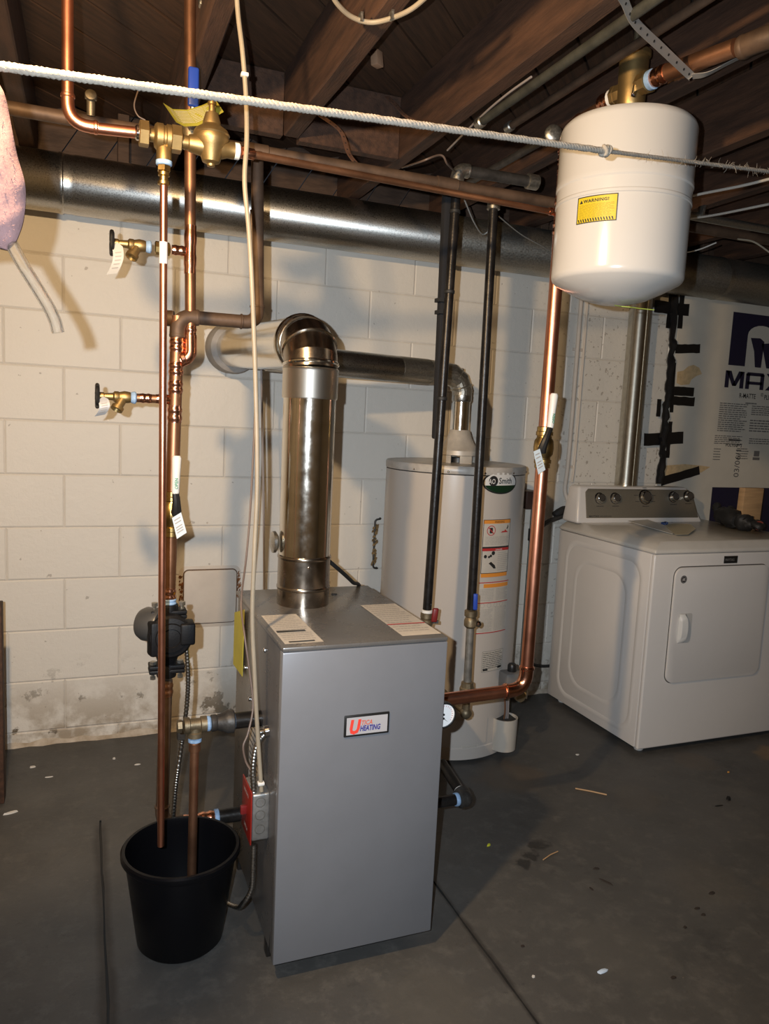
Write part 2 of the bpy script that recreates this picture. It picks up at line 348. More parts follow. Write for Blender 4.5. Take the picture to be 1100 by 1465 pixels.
def floor_mat():
    m = bpy.data.materials.new('grey_floor_paint'); m.use_nodes = True; nt = m.node_tree; L = nt.links.new; b = nt.nodes['Principled BSDF']
    g = nt.nodes.new('ShaderNodeNewGeometry')
    def noise(sc, det=6, ro=.6, v=None):
        n = nt.nodes.new('ShaderNodeTexNoise'); n.inputs['Scale'].default_value = sc; n.inputs['Detail'].default_value = det; n.inputs['Roughness'].default_value = ro; L(v or g.outputs['Position'], n.inputs['Vector']); return n
    def rng(v, a, b_, c=0., d=1.):
        x = nt.nodes.new('ShaderNodeMapRange'); L(v, x.inputs[0]); x.inputs[1].default_value = a; x.inputs[2].default_value = b_; x.inputs[3].default_value = c; x.inputs[4].default_value = d; return x.outputs[0]
    def mixc(f, a, bb):
        x = nt.nodes.new('ShaderNodeMix'); x.data_type = 'RGBA'; L(f, x.inputs[0])
        for i, c in ((6, a), (7, bb)):
            if isinstance(c, tuple): x.inputs[i].default_value = (*c, 1)
            else: L(c, x.inputs[i])
        return x.outputs[2]
    c = mixc(rng(noise(1.7).outputs['Fac'], .35, .65), (.056, .055, .053), (.080, .078, .074))
    c = mixc(rng(noise(5., 8, .7).outputs['Fac'], .55, .75, 0, .6), c, (.105, .098, .088))
    c = mixc(rng(noise(16., 10, .75).outputs['Fac'], .50, .68, 0, .6), c, (.125, .12, .11))
    c = mixc(rng(noise(27., 8, .75).outputs['Fac'], .60, .68, 0, .5), c, (.030, .030, .031))
    c = mixc(rng(noise(60., 4, .6).outputs['Fac'], .72, .76, 0, .6), c, (.17, .155, .13))
    c = mixc(rng(noise(2.3, 8, .75).outputs['Fac'], .60, .68, 0, .5), c, (.028, .028, .029))
    sxy = nt.nodes.new('ShaderNodeSeparateXYZ'); L(g.outputs['Position'], sxy.inputs[0]); wob = noise(7., 5)
    for jx, jw in ((.05, .028), (.96, .016)):
        a_ = nt.nodes.new('ShaderNodeMath'); a_.operation = 'SUBTRACT'; L(sxy.outputs['X'], a_.inputs[0]); a_.inputs[1].default_value = jx
        b_ = nt.nodes.new('ShaderNodeMath'); b_.operation = 'ABSOLUTE'; L(a_.outputs[0], b_.inputs[0])
        c_ = nt.nodes.new('ShaderNodeMath'); c_.operation = 'MULTIPLY_ADD'; L(wob.outputs['Fac'], c_.inputs[0]); c_.inputs[1].default_value = .03; L(b_.outputs[0], c_.inputs[2])
        y_ = rng(sxy.outputs['Y'], 2.50, 2.44)
        d_ = nt.nodes.new('ShaderNodeMath'); d_.operation = 'MULTIPLY'; L(rng(c_.outputs[0], jw+.014, jw*.6+.010, 0, .75), d_.inputs[0]); L(y_, d_.inputs[1])
        c = mixc(d_.outputs[0], c, (.022, .020, .019))
    # brownish bare patches and dark drips with a place of their own
    nz = noise(9., 4); ad = nt.nodes.new('ShaderNodeVectorMath'); ad.operation = 'MULTIPLY_ADD'; L(nz.outputs['Color'], ad.inputs[0]); ad.inputs[1].default_value = (.16, .16, 0); L(g.outputs['Position'], ad.inputs[2])
    spots = [((1.53, 2.39), .16, (.095, .072, .052), .7), ((2.75, 2.25), .10, (.17, .12, .07), .8), ((2.35, 2.3), .10, (.10, .08, .06), .5), ((1.36, 1.93), .035, (.018, .018, .018), .9), ((1.26, 1.87), .03, (.018, .018, .018), .9), ((1.31, 1.90), .03, (.018, .018, .018), .9), ((1.3, 1.45), .16, (.10, .095, .085), .4), ((1.75, 1.62), .14, (.10, .09, .075), .4), ((2.0, 1.5), .12, (.095, .075, .055), .5), ((.75, 1.45), .14, (.085, .08, .07), .6), ((1.9, 2.1), .12, (.08, .07, .058), .5)]
    for (x, y), r, col, f in spots:
        ds = nt.nodes.new('ShaderNodeVectorMath'); ds.operation = 'DISTANCE'; L(ad.outputs[0], ds.inputs[0]); ds.inputs[1].default_value = (x+.08, y+.08, 0)
        c = mixc(rng(ds.outputs['Value'], r, r*.6, 0, f), c, col)
    L(c, b.inputs['Base Color'])
    L(rng(noise(8.).outputs['Fac'], .3, .7, .42, .62), b.inputs['Roughness'])
    bp = nt.nodes.new('ShaderNodeBump'); bp.inputs['Strength'].default_value = .35; bp.inputs['Distance'].default_value = .004; L(noise(22., 8, .65).outputs['Fac'], bp.inputs['Height']); L(bp.outputs[0], b.inputs['Normal'])
    return m
M['floor'] = floor_mat()
flo = tag(MB().box(-1.8, 4.25, -2.0, 3.37, -.12, -.012).build('floor', mat('slab_joint_dirt', (.03, .028, .025), .9)), kind='structure')
for x0, x1, y0, y1 in ((-1.8, .047, -2, 2.5), (.053, .957, -2, 2.5), (.963, 4.25, -2, 2.5), (-1.8, 4.25, 2.5, 3.3)):
    mb = MB(); rr = random.Random(int(x0*10)); n = 60
    ys = [y0+(y1-y0)*i/n for i in range(n+1)]
    a = [(x0+(rr.uniform(-.002, .0015) if x0 > -1.7 else 0), y) for y in ys]; bb = [(x1+(rr.uniform(-.0015, .002) if x1 < 4.2 else 0), y) for y in ys]
    vs = [(x, y, 0) for x, y in a]+[(x, y, 0) for x, y in bb]+[(x, y, -.02) for x, y in a]+[(x, y, -.02) for x, y in bb]; N = n+1
    fs = [(i, N+i, N+i+1, i+1) for i in range(n)]+[(i, i+1, 2*N+i+1, 2*N+i) for i in range(n)]+[(N+i+1, N+i, 3*N+i, 3*N+i+1) for i in range(n)]
    mb.add(vs, fs).build('floor_slab', M['floor'], flo)

room = mat('far_block_paint', (.30, .27, .23), .8, 0, 4, .1)
tag(MB().box(-1.9, -1.8, -2.1, 3.4, 0, 2.42).build('wall_left', room), kind='structure')
tag(MB().box(4.25, 4.35, -2.1, 3.4, 0, 2.42).build('wall_right', room), kind='structure')
tag(MB().box(-1.9, 4.35, -2.1, -2.0, 0, 2.42).build('wall_front', room), kind='structure')

# ceiling: diagonal subfloor planks on joists, blocking, diagonal sheathing above the wall
M['joist'] = mat('old_joist_wood', (.040, .019, .011), .75, 0, 5, .3, col2=(.085, .040, .022), stretch=(8, 1, 8), bump=.35, bscale=30)
M['plank'] = mat('old_subfloor_wood', (.040, .020, .010), .7, 0, 5, .3, col2=(.080, .038, .018), stretch=(14, 1, 6), bump=.25, bscale=20)
M['rim'] = mat('old_rim_wood', (.050, .028, .017), .8, 0, 4, .3, col2=(.10, .058, .036), stretch=(2, 2, 10), bump=.3, bscale=20)
ceil = tag(MB().box(-1.9, 4.35, -2.1, 3.4, 2.47, 2.50).build('ceiling', mat('underside_dark', (.03, .02, .015), .9)), kind='structure')
ceil2 = MB().box(-1.9, 4.35, -2.1, 3.3, 2.434, 2.45).build('subfloor_backing', MATS['underside_dark'], ceil)
JX = [-1.37, -.965, -.56, -.155, .312, .643, 1.04, 1.464, 1.87, 2.28, 2.68, 3.09, 3.5, 3.9]
jm = {}
for x in JX:
    yb = -1.98
    mb = MB(); n = 30; rr = random.Random(int(x*100)); L0, L1 = yb, (2.5 if x in (.643,) else 3.19)
    vs = []
    for i in range(n+1):
        y = L0+(L1-L0)*i/n; a, b_ = rr.uniform(-.0015, .0015), rr.uniform(-.0015, .0015)
        vs += [(x-.051+a, y, 2.412), (x-.050+a, y, 2.224), (x-.046+a, y, 2.220+b_), (x-.004+a, y, 2.220+b_), (x+a, y, 2.224), (x+a, y, 2.412)]
    fs = [(6*i+k, 6*i+6+k, 6*i+6+(k+1) % 6, 6*i+(k+1) % 6) for i in range(n) for k in range(6)]+[(0, 1, 2, 3, 4, 5), tuple(6*n+k for k in (5, 4, 3, 2, 1, 0))]
    mb.add(vs, fs).build('joist', M['joist'], ceil)
for i in (4, 5):
    MB().box(JX[i]+.001, JX[i+1]-.052, 2.50, 2.54, 2.222+random.uniform(-.012, .006), 2.411).build('blocking', M['joist'], ceil, bevel=.002, seg=1)
for i in range(-26, 34):
    # a plank runs along (1,1); index shifts it along (1,-1)
    s = .1485*i; c = V((1.2+s*.7071, .9-s*.7071, 2.423)); d = V((.7071, .7071, 0)); n_ = V((.7071, -.7071, 0))
    # clip to y in [-1.9, 2.55], x in [-1.8, 4.2]
    t0 = max((-1.95-c.y)/.7071, (-1.82-c.x)/.7071); t1 = min((3.19-c.y)/.7071, (4.22-c.x)/.7071)
    if t1-t0 < .2: continue
    mid = c+d*((t0+t1)/2); mid.z += random.uniform(-.0015, .0015)
    o = bpy.data.objects.new('subfloor_plank', None)
    L_ = t1-t0
    mb = MB().obox((0, 0, 0), (1, 0, 0), (0, 1, 0), (0, 0, 1), .143, L_, .020)
    o = mb.build('subfloor_plank', M['plank'], ceil, bevel=.002, seg=1)
    o.rotation_euler.z = -math.pi/4; o.location = mid-V((0, 0, .010))-ORG[ceil.name]
# sill and diagonal sheathing over the block wall
MB().box(-1.8, 4.2, 3.08, 3.2, 2.10, 2.135).build('sill_plate', M['rim'], wall, bevel=.002, seg=1)
for i in range(-14, 32):
    x = .15*i; lo, hi = 2.135, 2.43; sl = .62; th = .145
    MB().prism([(x, lo), (x+th, lo), (x+th+(hi-lo)*sl, hi), (x+(hi-lo)*sl, hi)], (0, 3.2+random.uniform(0, .003), 0), (1, 0, 0), (0, 0, 1), -.018).build('sheathing_board', M['rim'], wall)
# a few studs / darker uprights
for x in (-.25, .12, 1.95, 2.9):
    MB().box(x, x+.04, 3.12, 3.18, 2.136, 2.41).build('cripple_stud', M['rim'], wall, bevel=.002, seg=1)

# ------------------------------------------------------------------ insulation board on the right of the back wall
bx0 = 2.80; by = WY-.035
fb = thing('insulation_board', (3.4, WY-.02, 0), 'large cream faced foam insulation board with dark lettering, behind the dryer', 'board')
MB().box(bx0, 4.0, by, WY-.012, 0.02, 2.06).build('panel', M['board'], fb)
sb = plane_surf((0, by, 0), (1, 0, 0), (0, 0, 1))
def pq(px, py): q = P(px, py, y=by-.001); return q.x, q.z
# lettering printed on the board
u0, z0 = pq(1040, 522); u1_, z1 = pq(1050, 446); zt = z1; zb_ = pq(1042, 522)[1]
ub = pq(1045, 490)[0]
W_ = .40
mb = MB(); hh = zt-zb_; s = hh
# the R mark: a dark square with a pale R cut through (left bar, bowl gap, leg)
def quad(pts): mb.add([sb(u, v, .0008) for u, v in pts], [tuple(range(len(pts)))])
k = hh
quad([(ub, zb_), (ub+.42*k, zb_), (ub+.42*k, zt), (ub, zt)])
arc = [(ub+.42*k+.36*k-.36*k*math.cos(t), zb_+.60*k+.20*k*math.sin(t)) for t in [math.pi*i/10 for i in range(11)]]
quad([(ub+.42*k, zt)]+[(ub+.42*k, zb_+.60*k)]+arc[1:]+[(ub+1.14*k, zt)])
quad([(ub+1.14*k, zt), (ub+1.14*k, zb_), (ub+1.5*k, zb_), (ub+1.5*k, zt)])
quad([(ub+.50*k, zb_+.55*k), (ub+.62*k, zb_+.30*k), (ub+.68*k, zb_), (ub+.84*k, zb_+.0*k), (ub+.86*k, zb_+.50*k), (ub+.75*k, zb_+.56*k)])
quad([(ub+.80*k, zb_+.46*k), (ub+.98*k, zb_), (ub+1.14*k, zb_), (ub+1.14*k, zb_+.5*k)])
mb.build('letter_mark', M['navy'], fb)
um, zm = pq(1036, 554)
zt_m = pq(1042, 530)[1]; lh = zt_m-zm; lw = pq(1063, 556)[0]-pq(1036, 556)[0]
mb = MB()
glyphs = {0: [[(0, 0), (.21, 0), (.21, 1), (0, 1)], [(.79, 0), (1, 0), (1, 1), (.79, 1)], [(.04, 1), (.30, 1), (.60, .12), (.40, .12)], [(.70, 1), (.96, 1), (.60, .12), (.40, .12)]],
          1: [[(0, 0), (.21, 0), (.21, .92), (0, .92)], [(.79, 0), (1, 0), (1, .92), (.79, .92)], [(0, .80), (1, .80), (.94, 1), (.06, 1)], [(.1, .28), (.9, .28), (.9, .46), (.1, .46)]],
          2: [[(0, 0), (.27, 0), (1, 1), (.73, 1)], [(.73, 0), (1, 0), (.27, 1), (0, 1)]]}
for k_, gl in glyphs.items():
    for g_ in gl: mb.add([sb(um+k_*lw*1.10+x*lw, zm+y*lh, .001+.0001*k_) for x, y in g_], [(0, 1, 2, 3)])
mb.build('lettering', M['navy'], fb)
ur, zr = pq(1057, 569)
text('R-MATTE', .036, sb, ur, zr, .001, M['ink'], fb, bold=.012, xs=.80)
text('®', .028, sb, ur+.152, zr+.014, .001, M['ink'], fb)
text('PLUS', .036, sb, ur+.178, zr, .001, M['ink'], fb, bold=.012, xs=.80)
ud, zd = pq(1050, 683)
text('03/06/13', .052, sb, ud+.030, zd, .001, M['board_print'], fb, bold=.01, rot=True)
up_, zp = pq(1040, 637)
text('POLYISO', .022, sb, up_-.01, zp-.006, .001, M['ink'], fb, bold=.02)
mb = MB()
patch(mb, sb, up_+.006, zp+.024, up_+.09, zp+.034, .001, 1)
uu, zz = pq(1030, 575); lines(mb, sb, uu, zz-.155, uu+.20, zz, 14, .001, .45, 3)
lines(mb, sb, uu-.012, zz-.222, uu+.19, zz-.172, 5, .001, .45, 4); lines(mb, sb, uu+.225, zz-.06, uu+.42, zz-.005, 5, .001, .45, 5); lines(mb, sb, uu+.222, zz-.15, uu+.42, zz-.08, 5, .001, .45, 6); lines(mb, sb, uu+.23, zz-.215, uu+.42, zz-.18, 3, .001, .45, 7)
lines(mb, sb, uu-.01, zz-.31, uu+.04, zz-.24, 5, .001, .35, 8); lines(mb, sb, uu+.15, zz-.30, uu+.235, zz-.235, 5, .001, .4, 9); patch(mb, sb, uu+.27, zz-.30, uu+.32, zz-.285, .001, 1); patch(mb, sb, uu+.275, zz-.28, uu+.315, zz-.25, .001, 1)
lines(mb, sb, ur+.05, zr-.03, ur+.13, zr-.022, 1, .001, .9, 3)
mb.build('small_print', M['board_print'], fb)
mb = MB(); a = pq(1019, 697); b_ = pq(1060, 745); quadp = [(a[0], a[1]), (a[0]+.6, a[1]), (a[0]+.6, a[1]-.25), (a[0], a[1]-.25)]
mb.add([sb(u, v, .0008) for u, v in quadp], [(0, 1, 2, 3)]); mb.build('navy_print_block', M['navy'], fb)
# black tape: crumpled vertical run over the board's left edge plus cross strips
def strip(p, q, wd, name='tape_strip', m=None, d=.003):
    (xa, za), (xb, zb2) = pq(*p), pq(*q); a = V((xa, by-d, za)); b = V((xb, by-d, zb2)); t = (b-a).normalized(); n = V((0, 1, 0)).cross(t)
    n_ = 8; vs = []; rr = random.Random(int(p[0]*7+p[1]))
    for i in range(n_+1):
        c = a+(b-a)*i/n_; 
        for sgn in (-1, 1): vs.append(c+n*(wd/2*sgn*(1+rr.uniform(-.06, .06)))+V((0, rr.uniform(-.0015, .0005), 0)))
    vs2 = [v+V((0, .0022, 0)) for v in vs]; k = len(vs)
    fs = [(2*i, 2*i+1, 2*i+3, 2*i+2) for i in range(n_)]+[(k+2*i, k+2*i+2, k+2*i+3, k+2*i+1) for i in range(n_)]+[(2*i, 2*i+2, k+2*i+2, k+2*i) for i in range(n_)]+[(2*i+1, k+2*i+1, k+2*i+3, 2*i+3) for i in range(n_)]
    return MB().add(vs+vs2, fs).build(name, m or M['tape'], fb)
for p, q, wd in (((936, 438), (985, 444), .06), ((963, 420), (958, 470), .05), ((976, 420), (972, 470), .03), ((966, 499), (1001, 499), .045), ((964, 519), (960, 590), .022), ((962, 559), (992, 561), .045), ((962, 573), (993, 575), .045), ((943, 571), (941, 596), .025), ((921, 629), (977, 626), .062), ((959, 603), (954, 655), .024), ((945, 689), (1000, 673), .045)):
    strip(p, q, wd)
# crumpled ridge
path = [P(x, y, y=by-.008) for x, y in ((965, 425), (962, 470), (961, 500), (957, 550), (953, 585), (949, 620), (948, 655), (943, 692))]
rr = random.Random(5); sp = smooth_path(path, 6); mb = MB().tube([p+V((rr.uniform(-.004, .004), rr.uniform(-.004, .003), 0)) for p in sp], [.013+.009*rr.random() for _ in sp], 8); mb.build('tape_ridge', M['tape'], fb)
def blob(pp, name, m, d=.0015):
    return MB().prism([pq(x, y) for x, y in reversed(pp)], (0, by, 0), (1, 0, 0), (0, 0, 1), d).build(name, m, fb)
blob([(969, 532), (978, 530), (985, 524), (992, 522), (1000, 526), (1004, 535), (996, 538), (989, 543), (986, 550), (974, 551), (968, 548)], 'torn_patch', M['tan'])
blob([(952, 666), (980, 664), (1002, 666), (1016, 668), (1003, 676), (975, 680), (950, 690)], 'torn_patch', M['tan'])

# ================================================================== BOILER
bx, bX, byf, byb, bt = .415, .826, 1.612, 2.176, .828
bo = thing('boiler', ((bx+bX)/2, (byf+byb)/2, 0), 'waist-high grey sheet metal boiler with red and blue badge, in middle of floor', 'boiler')
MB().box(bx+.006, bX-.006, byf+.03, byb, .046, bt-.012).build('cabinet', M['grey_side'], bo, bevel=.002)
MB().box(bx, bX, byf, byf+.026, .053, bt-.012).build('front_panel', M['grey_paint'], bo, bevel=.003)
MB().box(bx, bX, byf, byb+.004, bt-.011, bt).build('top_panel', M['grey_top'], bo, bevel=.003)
for x in (bx+.008, bX-.10):
    for y in (byf+.10, byb-.08): MB().box(x, x+.03, y, y+.03, 0, .047).build('foot', M['black_iron'], bo, bevel=.002)
MB().prism([(0, 0), (.014, 0), (.004, .052)], (bx+.0055, byf+.055, .047), (0, 1, 0), (0, 0, 1), .0008).build('vent_notch', M['ink'], bo)
sf = plane_surf((bx, byf, 0), (1, 0, 0), (0, 0, 1))
c0 = P(491, 1055, y=byf); c1 = P(557, 1017, y=byf)
u0, v0, u1, v1 = c0.x-bx, c0.z, c1.x-bx, c1.z
bd = MB().box(c0.x, c1.x, byf-.004, byf+.001, c0.z, c1.z).build('badge', M['black'], bo, bevel=.0025)
mb = MB(); e = .0055; patch(mb, sf, u0+e, v0+e, u1-e, v1-e, .0043, 1); mb.build('badge_plate', mat('badge_silver', (.55, .54, .56), .35, .3), bd)
Wb, Hb = u1-u0, v1-v0
text('U', Hb*.86, sf, u0+.05*Wb+e, v0+.17*Hb, .0050, mat('badge_red', (.75, .06, .04), .4), bd, bold=.05, shear=.18, xs=.80)
text('TICA', Hb*.30, sf, u0+.36*Wb, v0+.52*Hb, .0050, mat('badge_orange', (.62, .12, .06), .4), bd, bold=.02, shear=.2, xs=.80)
text('HEATING', Hb*.34, sf, u0+.34*Wb, v0+.25*Hb, .0050, mat('badge_blue', (.03, .02, .22), .4), bd, bold=.03, shear=.2, xs=.66)
# paper labels on the lid
sft = plane_surf((0, 0, bt), (1, 0, 0), (0, 1, 0))
def top_label(p, seed, nm):
    q = [P(x, y, z=bt) for x, y in p]   # near-left, near-right, far-right, far-left
    x0, x1 = (q[0].x+q[3].x)/2, (q[1].x+q[2].x)/2; y0, y1 = (q[0].y+q[1].y)/2, (q[2].y+q[3].y)/2
    mb = MB(); patch(mb, sft, x0, y0, x1, y1, .0006, 1); o = mb.build('paper_label', M['paper'], bo); tag(o, nm)
    mb = MB(); lines(mb, sft, x0+.006, y0+.10*(y1-y0), x1-.006, y1-.004, 14, .0009, .35, seed); mb.build('small_print', M['print'], o)
    return o, x0, x1, y0, y1
o, x0, x1, y0, y1 = top_label([(409, 923), (466, 917), (420, 879), (373, 881)], 11, 'left paper instruction label with black bars on boiler lid')
mb = MB(); patch(mb, sft, x0+.004, y0+.36*(y1-y0), x0+.075, y0+.42*(y1-y0), .0012, 1); patch(mb, sft, x0+.012, y0+.03*(y1-y0), x1-.018, y0+.07*(y1-y0), .0012, 1); mb.build('print_bar', M['ink'], o)
o, x0, x1, y0, y1 = top_label([(576, 911), (632, 906), (564, 864), (516, 866)], 12, 'right paper instruction label with a red line on boiler lid')
mb = MB(); patch(mb, sft, x0, y0+.32*(y1-y0), x1, y0+.345*(y1-y0), .0012, 1); mb.build('red_rule', M['red'], o)
for p in ((419, 851), (478, 850)):
    q = P(*p, z=bt); MB().lathe([(.009, 0), (.009, .001)], q, n=16, sx=1).build('knockout_hole', M['ink'], bo)
# left side details: screws, yellow card, rating paper
sl = plane_surf((bx+.006, 0, 0), (0, -1, 0), (0, 0, 1))     # outward normal -x
for px, py in ((379, 930), (357, 1000), (351, 955)):
    q = P(px, py, x=bx+.005); MB().lathe([(.006, 0), (.006, .002), (.003, .004)], q, (-1, 0, 0), 10).build('screw', M['chrome'], bo)
q = [P(px, py, x=bx) for px, py in ((336, 876), (350, 872), (347, 968), (334, 950))]
MB().prism([(-p.y, p.z) for p in q], (bx-.0002, 0, 0), (0, -1, 0), (0, 0, 1), .001).build('yellow_energy_card', M['yellow_side'], bo)
q0 = P(352, 1130, x=bx); q1 = P(368, 1048, x=bx)
mb = MB(); patch(mb, sl, -q0.y, q0.z, -q1.y, q1.z, .0008, 1); o = mb.build('rating_paper', M['paper'], bo)
mb = MB(); lines(mb, sl, -q0.y+.006, q0.z+.004, -q1.y-.006, q1.z-.004, 12, .0012, .3, 3); mb.build('small_print', M['ink'], o)
# gauge on the right side
g = P(648, 1023, y=1.635); g = V((bX+.014, 1.635, g.z))
ga = MB().lathe([(.028, 0), (.034, .004), (.034, .020), (.030, .022), (.030, .016)], V((g.x, g.y+.022, g.z)), (0, -1, 0), 28).build('gauge', M['black'], bo)
MB().lathe([(.0305, 0), (.0305, .0015)], V((g.x, g.y+.006, g.z)), (0, -1, 0), 28).build('dial', M['dial'], ga)
sg = plane_surf((g.x, g.y+.0035, g.z), (1, 0, 0), (0, 0, 1))
mb = MB()
for k in range(19):
    t = math.radians(210-k*13.5); a, b_ = .026, .0225
    mb.add([sg(a*math.cos(t+.02), a*math.sin(t+.02)), sg(a*math.cos(t-.02), a*math.sin(t-.02)), sg(b_*math.cos(t-.02), b_*math.sin(t-.02)), sg(b_*math.cos(t+.02), b_*math.sin(t+.02))], [(0, 1, 2, 3)])
mb.build('dial_ticks', M['red'], ga)
mb = MB()
for (cx, cz), t, L_ in (((0, .002), 130, .020), ((0, -.008), -38, .017)):
    t = math.radians(t); d = V((math.cos(t), math.sin(t))); n_ = V((-d.y, d.x))*.0009
    mb.add([sg(cx-n_.x, cz-n_.y, .001), sg(cx+n_.x, cz+n_.y, .001), sg(cx+d.x*L_, cz+d.y*L_, .001)], [(0, 1, 2)])
    mb.lathe([(.003, 0), (.003, .001)], sg(cx, cz, 0), (0, -1, 0), 10)
mb.build('needle', M['ink'], ga)
MB().tube([(bX-.006, 1.66, g.z), (g.x, 1.66, g.z), (g.x, g.y+.02, g.z)], .007, 10).build('gauge_stem', M['brass'], bo)
# elbowed black drain loop low on the right
s0 = P(640, 1105, y=1.95); r0 = P(663, 1142, y=1.95)
dl = thing('black_iron_loop', (.98, 1.95, .1), 'black iron pipe stub with an elbow and blue thread tape low on right of boiler', 'pipe')
E_ = P(664, 1142, y=1.90); A_ = V((bX-.004, E_.y, P(640, 1151, y=1.90).z)); A_ = V((bX-.004, E_.y, E_.z)); B_ = V((bX+.005, 2.12, E_.z+.0))
MB().tube([A_, E_], .0165, 16).build('pipe', M['black_iron'], dl)
MB().tube([E_, V((E_.x-.01, 2.25, E_.z+.0)), V((E_.x-.01, 2.50, E_.z+.0))], .0165, 16).build('pipe', M['black_iron'], dl) if False else MB().tube([E_, P(632, 1092, y=2.06)], .0165, 16).build('pipe', M['black_iron'], dl)
mb = MB().ball(E_, .026, 16); mb.lathe([(.022, 0), (.027, .004), (.027, .016), (.022, .02)], E_, (-1, 0, 0), 18); dd = (P(632, 1092, y=2.06)-E_).normalized(); mb.lathe([(.022, 0), (.027, .010), (.027, .024), (.022, .028)], E_, dd, 18); mb.build('elbow', M['iron_grey'], dl)
MB().lathe([(.0185, 0), (.020, .003), (.020, .009), (.0185, .012)], E_+V((-.020, 0, 0)), (-1, 0, 0), 18).build('thread_tape', M['tape_blue'], dl)
MB().lathe([(.0185, 0), (.020, .002), (.0185, .006)], E_+dd*.028, dd, 18).build('tape_ring', M['white'], dl)

# ================================================================== FLUE
fx, fy = .568, 2.005; fr = .0706
fl = thing('boiler_flue', (fx, fy, bt), 'bright steel flue pipe rising from the boiler lid and elbowing back into the wall', 'flue')
zE = 1.542
def seam(mb, p, d, r, w=.006, h=.0025): return mb.lathe([(r, -w), (r+h, -w*.4), (r+h, w*.4), (r, w)], p, d, 40)
mb = MB().lathe([(fr+.0015, 0), (fr+.0015, .135), (fr+.000, .137)], (fx, fy, bt), n=48); seam(mb, (fx, fy, bt+.048), (0, 0, 1), fr+.001); seam(mb, (fx, fy, bt+.132), (0, 0, 1), fr+.001)
mb.build('base_collar', M['steel_brown'], fl)
MB().lathe([(.004, 0), (.004, .003), (.002, .005)], P(442, 813, y=fy-fr-.001), (0, -1, 0), 10).build('screw', M['chrome'], fl)
ztop = 1.392
MB().lathe([(fr, .137), (fr, ztop-bt)], (fx, fy, bt), n=48).build('pipe', M['steel'], fl)
mb = MB().lathe([(fr+.003, 0), (fr+.004, .003), (fr+.004, .073), (fr+.006, .078), (fr+.002, .082)], (fx, fy, ztop-.002), n=48); mb.build('collar', mat('matt_sheet_steel', (.66, .63, .57), .33, 1), fl)
# gored elbow
zc = ztop+.078; R_ = .072; cy_, cz_ = fy+R_, zc
pts = [V((fx, cy_-R_*math.cos(t), cz_+R_*math.sin(t))) for t in [math.radians(a) for a in (0, 22, 45, 68, 90)]]
for i in range(4):
    a, b_ = pts[i], pts[i+1]
mb = MB().tube([V((fx, fy, zc-.004))]+pts[1:4]+[V((fx, fy+R_+.012, zc+R_))], fr+.002, 40); mb.build('elbow', M['steel_brown'], fl, ang=12)
mb = MB()
for a in (8, 45, 84):
    t = math.radians(a); p = V((fx, cy_-R_*math.cos(t), cz_+R_*math.sin(t))); d = V((0, math.sin(t), math.cos(t))); seam(mb, p, d, fr+.003, .005, .0028)
mb.build('elbow_bead', M['steel'], fl)
ax0 = V((fx, fy+R_+.008, zc+R_)); ax1 = V((fx-.012, 3.05, 1.592))
MB().tube([ax0, ax1], fr+.006, 48).build('horizontal_pipe', M['steel'], fl)
dth = (ax1-ax0).normalized()
mb = MB(); seam(mb, ax0+dth*.01, dth, fr+.008, .01, .004); mb.build('pipe_bead', M['steel'], fl)
MB().lathe([(fr+.007, 0), (fr+.024, .012), (fr+.030, .04), (fr+.030, .125)], ax1-dth*.01, dth, 40).build('wall_thimble', mat('thimble_cement', (.36, .34, .32), .75, 0, 20, .15, bump=.5), fl)
q = P(398, 776, y=fy); 
dr = MB().lathe([(.022, 0), (.030, .006), (.030, .014), (.012, .020)], (fx-fr-.004, fy+.01, q.z), (-1, 0, 0), 20).build('spill_switch', M['galv'], fl)
MB().tube(smooth_path([(fx+fr*.8, fy+.05, bt+.13), (.68, 2.07, .915), (.76, 2.14, .85), (.81, 2.20, .80), (.84, 2.24, .55)], 8), .006, 8).build('control_wire', M['rubber'], fl)

# ================================================================== WATER HEATER
hx, hy, hr, hz = 1.440, 2.835, .288, 1.176
wh = thing('water_heater', (hx, hy, 0), 'tall beige tank water heater with an oval logo and warning stickers, behind the boiler', 'water heater')
MB().lathe([(hr-.01, .012), (hr+.003, .014), (hr+.003, .06), (hr, .064), (hr, hz-.03)], (hx, hy, 0), n=72).build('jacket', M['heater'], wh)
MB().lathe([(hr-.02, 0), (hr-.02, .014)], (hx, hy, 0), n=48).build('base_ring', M['black_iron'], wh)
MB().lathe([(hr+.0005, .010), (hr+.002, .013), (hr+.002, .034), (hr-.002, .040), (hr-.02, .036), (.05, .040)], (hx, hy, hz-.036), n=72).build('lid', M['heater_lid'], wh)
for k in range(10):
    t = math.radians(-150+k*28); MB().lathe([(.004, 0), (.004, .002), (.002, .003)], (hx+(hr+.003)*math.cos(t), hy+(hr+.003)*math.sin(t), hz-.018), (math.cos(t), math.sin(t), 0), 8).build('screw', M['chrome'], wh)
# draft hood
HX, HY = 1.450, hy-.0
hq = hz+.004
dh = MB().lathe([(.088, .030), (.092, .032), (.091, .050), (.080, .062), (.066, .074), (.052, .100), (.042, .130), (.038, .134), (.036, .130)], (HX, HY, hq), n=40).build('draft_hood', M['hood'], wh)
for k in range(6):
    t = math.radians(-95+k*60); MB().obox((HX+.082*math.cos(t), HY+.082*math.sin(t), hq+.014), (-math.sin(t), math.cos(t), 0), (math.cos(t), math.sin(t), 0), (0, 0, 1), .052, .004, .046).build('hood_leg', M['hood'], dh, bevel=.001)
MB().lathe([(.045, 0), (.045, .02)], (HX, HY, hq), n=24).build('hood_throat', M['black'], dh)
